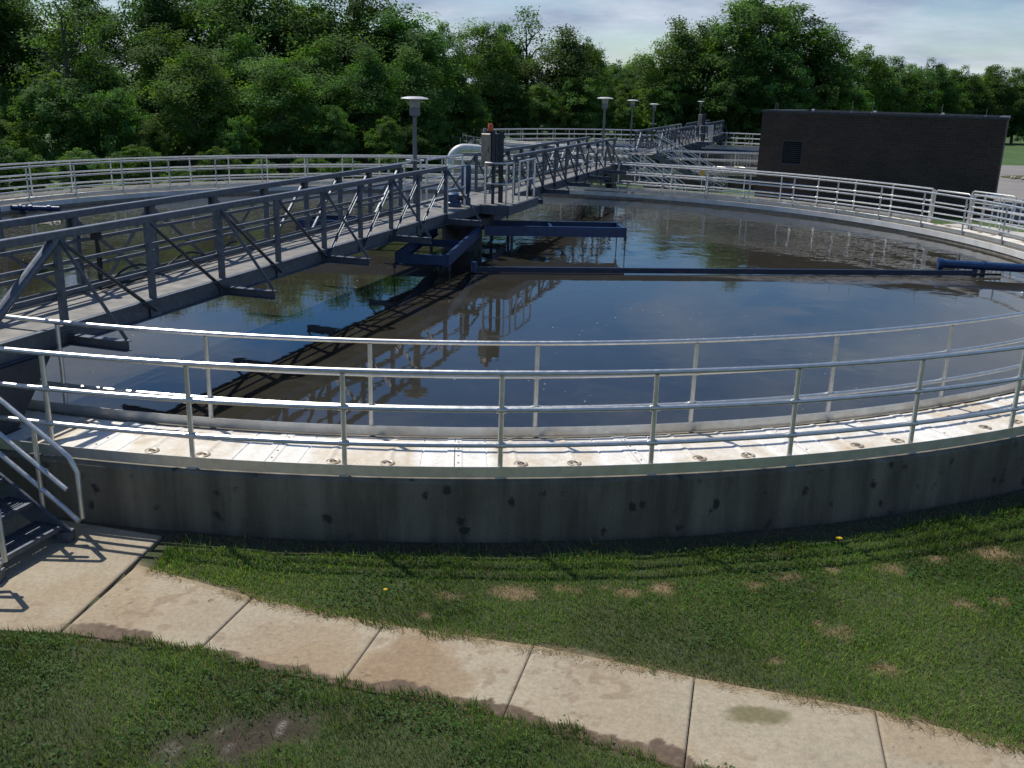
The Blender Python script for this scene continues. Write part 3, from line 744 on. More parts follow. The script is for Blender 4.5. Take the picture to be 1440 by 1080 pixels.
# rotating rake drive
drive = empty('rake_drive', C3(CT, -.25), 'dark central drive column under the near bridge with four blue rake arms', 'machinery')
m = MB(); m.lathe([(.52, -1.2), (.52, .30), (.60, .32), (.60, .40)], C3(CT), 28); m.build('column', M['dark'], drive, True)
m = MB(); m.lathe([(.60, .405), (.80, .43), (.80, .60), (.70, .66), (.55, .68), (.55, .80), (.40, .82)], C3(CT), 28); m.build('gear_housing', M['dark'], drive, True)
def arm(deg, Lr, r0=.55):
    a = R(deg); u = np.array((math.cos(a), math.sin(a), 0)); v = np.array((-u[1], u[0], 0)); c = np.array(C3(CT, .30)); hw = .56
    m = MB()
    for sd in (-1, 1):
        m.bar(c+u*r0+v*hw*sd, c+u*Lr+v*hw*sd, .012, .25); m.bar(c+u*r0+v*(hw*sd-.03*sd)+(0, 0, .118), c+u*Lr+v*(hw*sd-.03*sd)+(0, 0, .118), .075, .014); m.bar(c+u*r0+v*(hw*sd-.03*sd)-(0, 0, .118), c+u*Lr+v*(hw*sd-.03*sd)-(0, 0, .118), .075, .014)
    o = m.build('rake_arm', M['blue'], drive)
    m = MB(); m.bar(c+u*(Lr-.05)-v*(hw-.008), c+u*(Lr-.05)+v*(hw-.008), .06, .20); m.build('end_beam', M['blue'], o)
    m = MB(); m.bar(c+u*(Lr*.55)-v*(hw-.008), c+u*(Lr*.55)+v*(hw-.008), .06, .16); m.build('cross_beam', M['blue'], o)
    for sd in (-1, 1):
        m = MB(); m.tube([c+u*(Lr-.03)+v*(hw+.02)*sd-(0, 0, .12), c+u*(Lr-.03)+v*(hw+.02)*sd-(0, 0, 1.1)], .014, 6); m.box(c+u*(Lr-.03)+v*(hw+.02)*sd-(0, 0, .15), (.03, .03, .05)); m.build('hanger_rod', M['dark'], o)
    if r0 < 1:
        for sd in (-1, 1):
            m = MB(); m.bar(c+u*1.25+v*hw*sd-(0, 0, .13), c+u*1.25+v*hw*sd-(0, 0, 1.1), .07, .07); m.bar(c+u*1.2+v*hw*sd-(0, 0, .5), c+u*.65+v*hw*.6*sd-(0, 0, .75), .05, .05); m.build('cage_leg', M['dark'], o)
arm(-96, 5.15); arm(5, 4.2); arm(176, 4.2); arm(82, 4.0)

# equipment on the platform
def onp(name, s, n, z, label, cat): return empty(name, bq(s, n, z), label, cat)
cab = onp('control_cabinet', .05, .95, .95, 'stainless control cabinet on dark posts at the centre of the near bridge', 'cabinet')
m = MB(); m.box(bq(.05, .63, 2.27), (.11, .125, .40), (D3, N3, (0, 0, 1))); o = m.build('box', M['stainless'], cab, bevel=.012)
m = MB(); m.box(bq(-.068, .63, 2.27), (.008, .112, .385), (D3, N3, (0, 0, 1))); d_ = m.build('door', M['stainless'], cab, bevel=.006)
m = MB(); m.box(bq(-.082, .71, 2.27), (.006, .012, .06), (D3, N3, (0, 0, 1))); m.build('handle', M['dark'], d_)
m = MB(); m.bar(bq(.03, .81, .95), bq(.03, .81, 2.72), .08, .08); m.bar(bq(.03, .81, .0), bq(.03, .81, .72), .08, .08); m.build('post', M['dark'], cab)
m = MB(); m.bar(bq(.38, .90, .95), bq(.38, .90, 2.72), .10, .12); m.build('post', M['dark'], cab)
m = MB(); m.box(bq(.21, .83, 2.3), (.14, .03, .36), (D3, N3, (0, 0, 1))); m.build('back_plate', M['dark'], cab)
m = MB(); m.tube([bq(.05, .60, .97), bq(.05, .60, 1.6), bq(.05, .61, 1.865)], .03, 8); m.build('conduit', M['rubber'], cab, True)
bea = empty('warning_beacon', bq(.05, .71, 2.67), 'orange warning beacon on top of the near control cabinet', 'beacon')
m = MB(); m.lathe([(.055, 0), (.055, .05), (.045, .06)], bq(.05, .71, 2.672), 14); m.build('base', M['dark'], bea, True)
m = MB(); m.lathe([(.06, .06), (.066, .08), (.066, .20), (.045, .235), (.0, .24)], bq(.05, .71, 2.672), 16); m.build('lens', M['orange'], bea, True)
m = MB(); m.lathe([(.05, 0), (.05, .10), (.035, .12)], bq(.05, .57, 2.672), 12); tag(m.build('sensor', M['lampgrey'], None, True), 'small grey sensor on the cabinet top beside the orange beacon', 'sensor')
mot = onp('drive_motor', -.55, .30, .95, 'blue drive motor standing upright on the near bridge platform', 'motor')
m = MB(); m.lathe([(.12, 0), (.12, .16), (.09, .18), (.09, .30)], bq(-.55, .30, .95), 18); m.build('base', M['blue'], mot, True)
m = MB(); m.lathe([(.10, .30), (.125, .33), (.125, .92), (.11, .96), (.05, .98)], bq(-.55, .30, .95), 20); m.build('housing', M['blue'], mot, True)
m = MB(); m.lathe([(.03, .98), (.03, 1.06), (.01, 1.08)], bq(-.55, .30, .95), 10); m.build('cap', M['dark'], mot, True)
gb = onp('gearbox', -1.05, .15, .95, 'squat blue gearbox on the platform beside the drive motor', 'gearbox')
m = MB(); m.lathe([(.20, 0), (.20, .10), (.17, .12), (.17, .30), (.10, .34)], bq(-1.05, .15, .95), 20); m.build('housing', M['blue'], gb, True)
m = MB(); m.tube([bq(-1.05, .30, 1.18), bq(-1.05, .52, 1.18)], .08, 12); m.build('input_shaft', M['dark'], gb, True)

# skimmer blade with pole, scum trough, second blue pipe
sk = empty('skimmer_blade', (float(SK0[0]), float(SK0[1]), -.25), 'long blue skimmer bar lying on the water right of the centre', 'skimmer')
a, b = np.array((*SK0, -.17)), np.array((*SK1, -.17))
m = MB(); m.bar(a, b, .05, .11); m.bar(a+(0, 0, .061), b+(0, 0, .061), .08, .010); m.build('bar', M['navy'], sk)
m = MB(); m.tube([a+(0, 0, -.06), a+(0, 0, .18)], .07, 12); m.build('end_post', M['blue'], sk, True)
m = MB(); u = (b-a)/np.linalg.norm(b-a); m.bar(b+(0, 0, -.02), b+u*.75+np.array((0, 0, -.03)), .03, .05); m.build('wiper', M['rubber'], sk)
tr = empty('scum_trough', C3(at_z(1322, 374, -.05)[:2], -.25), 'blue scum pipe on supports at the right rim of the near tank', 'pipe')
a, b = at_z(1322, 370.5, -.02), at_z(1470, 379, -.02)
m = MB(); m.tube([a, b], .10, 14); m.build('pipe', M['blue'], tr, True)
u = (b-a)/np.linalg.norm(b-a)
m = MB(); m.tube([a-u*.05, a+u*.06], .135, 14); m.build('flange', M['blue'], tr, True)
m = MB(); m.tube([a+u*.95, a+u*1.02], .125, 14); m.build('flange', M['blue'], tr, True)
for f in (.02, .80, .98):
    m = MB(); q_ = a+u*f; m.bar(q_-(0, 0, .05), (q_[0], q_[1], -.6), .10, .08); m.build('support', M['blue'], tr)
sp = empty('blue_pipe', C3(at_z(10, 292, -.1)[:2], -.25), 'blue pipe on a bracket at the far left rim of the near tank', 'pipe')
a, b = at_z(-60, 290, -.08), at_z(84, 293.5, -.08)
m = MB(); m.tube([a, b], .075, 12); m.build('pipe', M['blue'], sp, True)
u = (b-a)/np.linalg.norm(b-a); L_ = np.linalg.norm(b-a)
for f in (.42, .62, .72, .9):
    m = MB(); m.tube([a+u*(L_*f-.05), a+u*(L_*f+.05)], .105, 12); m.build('flange', M['blue'], sp, True)
q_ = a+u*L_*.64; m = MB(); m.bar(q_-(0, 0, .04), (q_[0]-.15, q_[1]-.25, -.7), .07, .07); m.bar(q_-(0, 0, .04), (q_[0]+.3, q_[1]-.2, -.7), .05, .05); m.build('support', M['dark'], sp)

# hose valve on the left truss
hv = empty('hose_valve', bq(-13.0, -.50, .97), 'black hose valve with a hanging hose on the left truss of the near bridge', 'hose')
m = MB(); m.tube([bq(-12.85, -.36, 1.12), bq(-12.85, -.36, 1.80)], .022, 8); m.box(bq(-12.85, -.36, 1.72), (.05, .05, .07), (D3, N3, (0, 0, 1))); m.tube([bq(-12.85, -.42, 1.80), bq(-12.85, -.30, 1.80)], .015, 8); m.build('valve', M['rubber'], hv, True)
m = MB(); m.tube([bq(-12.85+.06*math.sin(t*3), -.36-.02*t, 1.68-.7*t) for t in np.linspace(0, 1, 10)]+[bq(-12.65+dx, -.40, .985+.0*dx) for dx in (.05, .3, .7)], .018, 8)
m.tube([bq(-12.65+.35*k_, -.45, 1.0+.17*abs(math.sin(k_*.9))) for k_ in np.linspace(0, 9, 40)], .016, 8); m.build('hose', M['rubber'], hv, True)

# ------------------------------------------------------------------ copy the machinery for the far tank
bridge2 = copy_tree(bridge, C3(CF), 'far truss footbridge crossing the second tank beyond the stairs')
drive2 = copy_tree(drive, C3(CF, -.25), 'dark central drive with blue arms in the far tank')
cab2 = copy_tree(cab, tuple(np.array(cab.location)+np.array((*SHIFT, 0))), 'stainless control cabinet standing up from the far bridge')

# ------------------------------------------------------------------ metal stairs
def stair(label, s_c, n_bot, n_top, c=CT, width=.86, zb=GZ, zt=ZDK, steps=8, side=1):
    """descends along +n; s_c is its centre line on the bridge axis"""
    t = empty('metal_stair', bq(s_c, n_bot, zb, c), label, 'stairs')
    run = n_bot-n_top; rise = zt-zb; hw = width/2
    def sp_(f, off, dz=0.0):     # f = distance up the run from the bottom
        return np.array(bq(s_c+off, n_bot-f, zb+rise*f/run+dz, c))
    for sd in (-1, 1):
        m = MB(); m.bar(sp_(-.02, sd*hw, .06), sp_(run, sd*hw, -.02), .035, .22); m.bar(sp_(-.02, sd*hw, -.02)*1, sp_(-.02, sd*hw, -.02)+np.array((0, 0, .16)), .12, .12); m.build('stringer', M['galv'], t)
    for i in range(steps):
        f = run*(i+.55)/steps; z_ = zb+rise*(i+1)/steps-.03
        m = MB(); tw = run/steps*.98
        nb_ = 9
        for kx in range(nb_):
            ff = f-tw/2+tw*(kx+.5)/nb_; p_ = np.array(bq(s_c, n_bot-ff, z_, c)); m.box(p_, (hw-.02, .006, .016), (D3, N3, (0, 0, 1)))
        ff = f-tw/2; p_ = np.array(bq(s_c, n_bot-ff+.012, z_-.006, c)); m.box(p_, (hw-.02, .016, .024), (D3, N3, (0, 0, 1)))
        for kx in range(8):
            p_ = np.array(bq(s_c-hw+.06+(width-.12)*kx/7, n_bot-f, z_-.004, c)); m.box(p_, (.004, tw/2, .010), (D3, N3, (0, 0, 1)))
        m.build('tread', M['galv'], t)
    for sd in (-1, 1):
        o_ = sd*(hw+.045); m = MB()
        e = -.20
        top, low = .97, .34
        P = [sp_(run, o_, top), sp_(-.04, o_, top), sp_(-.12, o_, top-.005), sp_(e, o_, top-.10), sp_(e, o_, low+.06), sp_(e+.05, o_, low-.02), sp_(-.02, o_, low-.0), sp_(run, o_, low)]
        m.tube(P, .0245, 10); h = m.build('handrail', M['alu'], t, True)
        m = MB(); gi = o_-sd*.075; m.tube([sp_(run, gi, .66), sp_(-.12, gi, .66)], .0235, 10); 
        for f in (.15, run*.55): m.bar(sp_(f, gi, .655), sp_(f, o_, .62), .03, .02)
        m.build('grab_rail', M['alu'], h, True)
        for f in (.26, run*.62):
            m = MB(); m.tube([sp_(f, o_, .02), sp_(f, o_, top)], .0235, 10); m.box(sp_(f, o_, .03), (.04, .03, .05)); m.build('post', M['alu'], h, True)
    return t
st1 = stair('metal stairs with pipe handrails coming down to the sidewalk at the left', -16.88, 2.04, -.45)
st2 = stair('metal stairs going down between the tanks from the end of the near bridge', 17.05, 3.2, .6)
st3 = stair('metal stairs descending from the far tank bridge toward the brick building', -17.0, 3.9, .6, CF)

# ------------------------------------------------------------------ lamps: flat cap, clear bowl, collar, pole
def lamp(pos, zbase, ztop, label, sc=1.0, plate=False):
    t = empty('lamp_post', (pos[0], pos[1], zbase), label, 'lamp post', 'round capped lamps of the tanks')
    z = ztop; c = (pos[0], pos[1], 0)
    m = MB(); m.lathe([(.052*sc, zbase+.02), (.045*sc, z-.50*sc), (.055*sc, z-.47*sc)], c, 16); m.lathe([(.13, zbase), (.13, zbase+.018)], c, 16); m.build('pole', M['lampgrey'], t, True)
    m = MB(); m.lathe([(.055*sc, z-.47*sc), (.125*sc, z-.44*sc), (.13*sc, z-.28*sc), (.115*sc, z-.262*sc)], c, 20); m.build('collar', M['lampgrey'], t, True)
    m = MB(); m.lathe([(.115*sc, z-.26*sc), (.15*sc, z-.075*sc)], c, 20); m.build('lens', M['lampglass'], t, True)
    m = MB(); m.lathe([(.16*sc, z-.078*sc), (.33*sc, z-.070*sc), (.345*sc, z-.055*sc), (.30*sc, z-.03*sc), (.17*sc, z-.004*sc), (.02*sc, z)], c, 28); m.build('cap', M['lampcap'], t, True)
    if plate:
        m = MB(); m.box((pos[0], pos[1], zbase-.012), (.22, .16, .010)); m.build('base_plate', M['alu'], t)
        m = MB(); m.bar((pos[0], pos[1], .75), (pos[0], pos[1], zbase-.024), .09, .09); m.build('pedestal', M['galv'], t)
    return t
p = at_y(583.5, 224, 24.0); lamp((p[0], p[1]), 2.02, float(at_y(585, 135.5, 24.0)[2]), 'round capped lamp on a white plate at the centre of the near bridge', 1.0, True)
p = at_y(848, 200, 41.3); lamp((p[0], p[1]), GZ, float(at_y(850.5, 136.5, 41.3)[2]), 'round capped lamp post standing at the far end of the near bridge', 1.0)
p = at_y(886.5, 200, 50.0); lamp((p[0], p[1]), GZ, float(at_y(889, 140, 50.0)[2]), 'slender capped lamp post at the near end of the far bridge', .86)
p = at_y(919, 165, 64.0); lamp((p[0], p[1]), 2.02, float(at_y(921, 145.5, 64.0)[2]), 'capped lamp rising from the middle of the far bridge', .92, True)
p = at_y(983, 180, 82.5); lamp((p[0], p[1]), GZ, float(at_y(986, 142, 82.5)[2]), 'farthest capped lamp post against the dark trees at the end of the far bridge', .85)
p = at_y(-8, 250, 22.0); lamp((p[0], p[1]), GZ, float(at_y(-16, 95.5, 22.0)[2]), 'lamp post whose cap just shows at the left edge of the photo', .9)

# ------------------------------------------------------------------ big white duct with a bend, left of the far tank
du = empty('duct_elbow', C3(at_y(634, 215, 45.5)[:2], GZ), 'big white bent duct rising between the two tanks behind the control cabinet', 'duct')
pb = at_y(634, 240, 45.5); r0 = .20; zt_ = 1.10
pts = [(pb[0], pb[1], GZ), (pb[0], pb[1], zt_-.55)]
for q in np.linspace(0, math.pi/2, 9)[1:]: pts.append((pb[0]+.60*(1-math.cos(q)), pb[1]+.25*(1-math.cos(q)), zt_-.55+.60*math.sin(q)))
pts += [(pts[-1][0]+.62, pts[-1][1]+.3, zt_+.01)]
pts += [(pts[-1][0]+.32, pts[-1][1]+.15, zt_-.08), (pts[-1][0]+.42, pts[-1][1]+.2, zt_-.45), (pts[-1][0]+.42, pts[-1][1]+.2, GZ)]
m = MB(); m.tube(pts, r0, 18); m.build('pipe', M['whitepipe'], du, True)
m = MB(); m.lathe([(r0+.06, -.025), (r0+.06, .025)], (pb[0], pb[1], .35), 18); m.build('flange', M['whitepipe'], du, True)

# pump box of tan block between the duct legs
bx = empty('valve_vault', C3(at_y(655, 230, 46.3)[:2], GZ), 'tan block valve vault behind the white duct and the blue motor', 'vault')
q_ = at_y(656, 230, 46.6); m = MB(); m.box((q_[0]+.1, q_[1], (GZ+.55)/2), (.75, .6, (.55-GZ)/2)); m.build('wall', M['pad'], bx)
m = MB(); m.box((q_[0]+.1, q_[1], .585), (.82, .67, .03)); m.build('lid', M['lampcap'], bx)

# low pipe guards on the ground before the far tank
gds = [((985, 991), 'low pipe guard on the grass strip between the tanks, nearest the stairs'), ((1000, 1022), 'low pipe guard on the grass strip, second from the stairs'), ((1030, 1046), 'low pipe guard on the grass strip beside the brick building')]
for (u0, u1), lab in gds:
    a, b = at_z(u0, 264, GZ)[:2], at_z(u1, 266, GZ)[:2]
    if u1-u0 < 8: a = at_z(u0-9, 264, GZ)[:2]
    t = empty('pipe_guard', C3((a+b)/2, GZ), lab, 'guard rail', 'low pipe guards between the tanks')
    frame_rail(t, a, b, GZ, (1.05, .6, .12), 'frame', .022, (), .06)
sg = empty('yellow_sign', C3(at_z(988, 262, GZ)[:2], GZ), 'small yellow sign hung on the low pipe guard between the tanks', 'sign')
k = NT('sign_yellow'); k.set((.62, .36, .06), .6); q_ = at_y(988, 243, 43.0)
m = MB(); m.box((q_[0], q_[1], q_[2]), (.11, .012, .12)); m.build('plate', k.m, sg)
m = MB(); m.tube([(q_[0], q_[1]+.03, GZ), (q_[0], q_[1]+.03, q_[2]+.1)], .02, 8); m.build('post', M['alu'], sg, True)

# landing and steps outside the gate at the right
u_ = e_; v_ = np.array([u_[1], -u_[0]]); mid = (gp[0]+gp[1])/2
if (mid-CT)@v_ < 0: v_ = -v_
ld = empty('landing_steps', C3(mid+v_*.6, GZ), 'white concrete landing with dark steps and pipe rails outside the small gate', 'steps')
def gq(a, b, z): q = mid+u_*a+v_*b; return (q[0], q[1], z)
AX = (np.array([*u_, 0]), np.array([*v_, 0]), np.array([0, 0, 1.]))
sgn = 1 if u_[0] > 0 else -1
m = MB(); m.box(gq(.9*sgn, .85, -.09), (1.5, .62, .07), AX); m.build('slab', M['pad'], ld)
m = MB(); m.box(gq(.9*sgn, .80, (GZ-.17)/2-.0), (1.4, .5, (-.17-GZ)/2), AX); m.build('base', M['dark'], ld)  # dark-coloured block stands in for the shaded void under the slab
for i in range(2):
    m = MB(); m.box(gq((2.62+.3*i)*sgn, .85, -.25-.15*i), (.17, .6, .02), AX); m.build('step', M['galv'], ld)
def rail2(a, b, nm):
    frame_rail(ld, np.array(gq(*a, 0)[:2]), np.array(gq(*b, 0)[:2]), -.02, (1.03, .68, .33), nm, .026, (.33, .66))
rail2((-.65*sgn, 1.42), (1.1*sgn, 1.42), 'rail_frame'); rail2((1.35*sgn, 1.42), (4.2*sgn, 1.42), 'rail_frame'); rail2((.72*sgn, .15), (.72*sgn, 1.36), 'rail_frame'); rail2((.95*sgn, .32), (4.2*sgn, .32), 'rail_frame')
# ================================================================== trees: prototypes (trunk + leaf crown), then copies
def tree_proto(seed, rad, low, nlobe, nclump, nleaf, leaf, topbias=1.0, gap=.0, H=10.0, lobes=None):
    """returns (trunk mesh builder, crown verts, crown colours); H metres tall"""
    g = np.random.default_rng(seed); tm = MB()
    lean = g.normal(0, .25, 2)
    tr = [np.array((0, 0, -.4)), np.array((lean[0]*.3, lean[1]*.3, H*.25)), np.array((lean[0]*.7, lean[1]*.7, H*.5)), np.array((lean[0], lean[1], H*.80))]
    tm.tube(tr, [H*.024, H*.018, H*.012, H*.004], 8)
    L = []
    for i in range(nlobe):
        f = (i+.5)/nlobe; zz = H*(low+(1-low)*f**.85)*.90
        env = rad*H*(math.sin(math.pi*min(1, .14+.80*f*topbias))**.75)
        a = i*2.399+g.uniform(-.5, .5); rr_ = env*g.uniform(.35, .78)
        c = np.array((rr_*math.cos(a)+lean[0]*f, rr_*math.sin(a)+lean[1]*f, zz))
        s = env*g.uniform(.34, .60)+.35
        L.append((c, np.array((s, s, s*g.uniform(.7, 1.0)))))
        zb = max(H*.08, zz-rr_*.9-H*.04); k_ = zb/(H*.8); b0 = np.array((lean[0]*k_, lean[1]*k_, zb))
        mid = (b0+c)/2+np.array((0, 0, .25)); tm.tube([b0, mid, c], [H*.0085*(1.2-f*.6), H*.005, H*.002], 5, cap=False)
    L.append((np.array((lean[0], lean[1], H*.93)), np.array((rad*H*.28, rad*H*.28, H*.075))))
    pts, nrm, val = [], [], []
    tot = sum(l[1][0]**2 for l in L)
    for c, s in L:
        nc = max(3, int(nclump*s[0]**2/tot))
        d = g.normal(size=(nc, 3)); d /= np.linalg.norm(d, axis=1)[:, None]
        d[:, 2] = np.where(d[:, 2] < -.5, -d[:, 2]*.5, d[:, 2])
        rr_ = g.uniform(.55, 1.05, nc)[:, None]**.7
        cc = c+d*s*rr_
        for q, dd in zip(cc, d):
            if g.uniform() < gap: continue
            n = int(nleaf*g.uniform(.5, 1.4)); cs = g.uniform(.26, .52)*H/10
            p = q+np.clip(g.normal(size=(n, 3)), -1.7, 1.7)*np.array((cs, cs, cs*.62))
            v = g.uniform(.72, 1.30); 
            pts.append(p); nn_ = np.tile(dd*.8+np.array((0, 0, .6)), (n, 1))+g.normal(size=(n, 3))*.42; nrm.append(nn_)
            val.append(np.stack([v*g.uniform(.82, 1.2, n), np.full(n, g.uniform(0, 1))], 1))
    P = np.concatenate(pts); N = np.concatenate(nrm); Vv = np.concatenate(val)
    keep = P[:, 2] > .15; P, N, Vv = P[keep], N[keep], Vv[keep]
    N /= np.linalg.norm(N, axis=1)[:, None]
    t = g.normal(size=P.shape); t -= (t*N).sum(1)[:, None]*N; t /= np.linalg.norm(t, axis=1)[:, None]; b = np.cross(N, t)
    sz = leaf*g.uniform(.6, 1.35, len(P))[:, None]
    q = np.stack([P-t*sz*.62, P+b*sz*.36+N*sz*.06, P+t*sz*.62, P-b*sz*.36+N*sz*.06], 1).reshape(-1, 3)
    hue = Vv[:, 1:2]; colr = (np.array((.062, .135, .036))*(1-hue)+np.array((.105, .170, .046))*hue)*Vv[:, :1]
    return tm, q, np.repeat(colr, 4, 0)
SPEC = {
    'round': [(11, .36, .14, 16, 200, 150, .17), (12, .34, .10, 18, 210, 145, .165), (13, .40, .16, 15, 200, 150, .17)],
    'tall': [(21, .235, .10, 20, 200, 165, .135, .95, .12), (22, .25, .12, 22, 215, 165, .135, 1.0, .14), (23, .22, .08, 18, 190, 165, .135, .9, .12)],
    'bush': [(31, .46, .05, 17, 210, 125, .235, .9), (32, .42, .05, 16, 200, 125, .23, .95)],
    'thin': [(41, .24, .30, 12, 80, 70, .14, 1.0, .25)],
}
PROTO = {}
NAME = {'round': 'broadleaf_tree', 'tall': 'tall_tree', 'bush': 'bushy_tree', 'thin': 'thin_tree'}
for kd, lst in SPEC.items():
    PROTO[kd] = []
    for sp in lst:
        tm, q, cc = tree_proto(*sp)
        root = bpy.data.objects.new(NAME[kd], None); col.objects.link(root)
        tm.build('trunk', M['bark'], root, True, True)
        n = len(q)//4
        np_mesh('crown', q, np.arange(len(q)), np.full(n, 4), M['leaf'], cc, root)
        PROTO[kd].append([root, False])
tr = random.Random(5)
def tree(kd, u, vtop, yd, label, wid=1.0, grp=None, var=None, zb=GZ, rz=None):
    p = at_y(u, vtop, yd); H = p[2]-zb
    lst = PROTO[kd]; k_ = var if var is not None else tr.randrange(len(lst)); root, used = lst[k_ % len(lst)]
    if not used: r = root; lst[k_ % len(lst)][1] = True
    else:
        r = root.copy(); col.objects.link(r)
        for ch in root.children: c = ch.copy(); col.objects.link(c); c.parent = r
    s = H/10.0; r.location = (p[0], p[1], zb); r.scale = (s*wid, s*wid, s); r.rotation_euler = (0, 0, tr.uniform(0, 6.28) if rz is None else rz)
    tag(r, label, 'tree', grp)
GL = 'trees behind the left railing'
T = [  # kind, u, top v, distance, width, label
 ('bush', 72, 104, 47, 1.0, 'bright green rounded bushy tree behind the far left railing, below the leaning grey trunk'),
 ('bush', 152, 126, 48, .85, 'yellowish green bushy tree behind the left railing, next right of the brightest bush'),
 ('bush', -12, 150, 47, 1.0, 'dark bushy tree cut by the left edge of the photo, above the railing'),
 ('tall', 268, 62, 50, 1.35, 'dense dark broad tree behind the left railing, the widest of that row'),
 ('tall', 395, 74, 51, 1.35, 'broad green tree behind the left railing above the middle of the truss'),
 ('bush', 215, 168, 47.5, .8, 'low dark bushy tree in the shade under the dense broad tree'),
 ('bush', 330, 165, 48, .8, 'low bushy tree between the two broad trees behind the left railing'),
 ('bush', 470, 150, 50, .8, 'bushy lit tree left of the lamp at the bridge centre'),
 ('tall', 510, 62, 53, 1.1, 'upright leafy tree directly left of the lamp at the bridge centre'),
 ('bush', 545, 165, 50, .8, 'low dark bush close to the lamp at the bridge centre'),
 ('tall', 128, 66, 53, 1.2, 'leafy tree filling the gap right of the bare grey trunk behind the left railing'),
 ('tall', 228, 36, 56, 1.15, 'mid height tree standing between the yellowish bush and the dense dark broad tree'),
 ('round', 334, 44, 55, .85, 'mid green tree rising between the two broad trees behind the left railing'),
 ('tall', 452, 52, 56, 1.25, 'mid green tree between the broad tree above the truss and the lamp'),
 ('tall', 566, 62, 57, 1.2, 'dark upright tree straight behind the lamp at the bridge centre'),
 ('tall', -40, -60, 58, 1.22, 'tall tree at the top left corner of the photo'),
 ('thin', 82, -30, 52, 1.0, 'thin leaning tree with a bare grey trunk against the sky gap at upper left'),
 ('tall', 22, -35, 62, 0.98, 'tall tree at far left behind the thin grey trunk'),
 ('tall', 116, -28, 63, 0.88, 'tall tree right of the grey trunk, crown touching the sky gap'),
 ('tall', 200, -50, 60, 1.04, 'tall dark tree rising over the yellowish bush to the top edge'),
 ('tall', 272, -40, 64, 1.16, 'high broad crown behind the dense dark tree at upper left'),
 ('tall', 335, -60, 61, 1.22, 'tall tree with twin crowns above the gap between the two broad trees'),
 ('tall', 388, -12, 62, 1.04, 'tall tree whose top ends just left of the narrow sky gap'),
 ('tall', 462, -22, 60, 1.16, 'tall tree just right of the narrow sky gap at the top'),
 ('round', 520, -22, 62, .7, 'high pale green crown above the upright tree left of the lamp'),
 ('tall', 570, 8, 61, 1.4, 'tall tree directly above the lamp at the bridge centre'),
 ('round', 632, 36, 66, .62, 'tree right of the lamp at the bridge centre, lower than its left neighbour'),
 ('bush', 604, 150, 56, .8, 'dark bush behind the lamp pole at the bridge centre'),
 ('bush', 648, 118, 66, .9, 'light green leafy tree just above the white bent duct'),
 ('tall', 682, 24, 84, 1.2, 'tall rounded tree behind the control cabinet'),
 ('round', 712, 30, 90, .75, 'broad crown between the cabinet and the thin see-through tree'),
 ('thin', 748, 10, 92, 1.15, 'thin see-through tree standing above the others behind the far tank'),
 ('tall', 790, 36, 88, 1.35, 'full tall tree behind the left half of the far tank'),
 ('round', 826, 56, 92, .72, 'rounded tree ending the group behind the far tank, beside the sky dip'),
 ('bush', 702, 122, 83.5, .9, 'dark low bushy tree behind the far railing above the warning beacon'),
 ('bush', 760, 118, 84, .9, 'dark low bushy tree behind the far railing, middle of its row'),
 ('bush', 815, 112, 85, .9, 'low bushy tree behind the far railing left of the second lamp'),
 ('round', 868, 104, 104, .9, 'tree seen between the second and third lamp heads'),
 ('bush', 905, 112, 98, .9, 'light green bushy tree behind the third and fourth lamps'),
 ('tall', 950, 24, 92, 1.1, 'tall narrow tree left of the giant tree, over the far bridge'),
 ('tall', 990, 22, 94, 1.15, 'tall tree touching the left side of the giant tree'),
 ('round', 1062, -16, 92, .98, 'giant broad tree rising over the left corner of the brick building'),
 ('tall', 1122, -4, 96, 1.5, 'tall right shoulder of the giant tree above the brick building'),
 ('tall', 1168, 34, 98, 1.15, 'tree with a ragged sparse top right of the giant tree'),
 ('bush', 1035, 92, 88, .95, 'leafy tree with bright sprays at the left corner of the brick building'),
 ('bush', 1100, 84, 90, .9, 'dark lower tree under the giant tree behind the brick roof'),
 ('bush', 960, 112, 90, .85, 'dark bushy tree behind the far end of the far bridge'),
 ('bush', 1165, 96, 92, .9, 'dark bushy tree behind the roof vents of the brick building'),
 ('round', 1222, 66, 108, .98, 'rounded tree right of the ragged tree above the brick roof'),
 ('round', 1268, 82, 112, .95, 'second rounded tree of the row above the brick roof'),
 ('round', 1312, 84, 116, .95, 'third rounded tree of the row above the brick roof'),
 ('round', 1356, 94, 120, .95, 'fourth rounded tree above the right half of the brick roof'),
 ('round', 1398, 90, 122, .95, 'tree above the right corner of the brick building'),
 ('round', 1440, 98, 122, .95, 'tree at the right edge of the photo beyond the lawn'),
 ('round', 1488, 90, 124, 1.0, 'last tree at the right, cut by the edge of the photo'),
]
for kd, u, v, yd, wd, lab in T: tree(kd, u, v, yd, lab, wd, 'trees around the treatment tanks')
for i, a in enumerate(np.linspace(R(152), R(103), 10)):
    rr_ = 18.9+tr.uniform(-.3, .9); xx, yy = CT[0]+rr_*math.cos(a), CT[1]+rr_*math.sin(a)
    uu, vv = project(xx, yy, GZ+tr.uniform(.9, 2.4))
    tree('bush', uu, vv, yy, 'shrub of the dark undergrowth right behind the left railing', tr.uniform(1.0, 1.3), 'shrubs right behind the left railing')
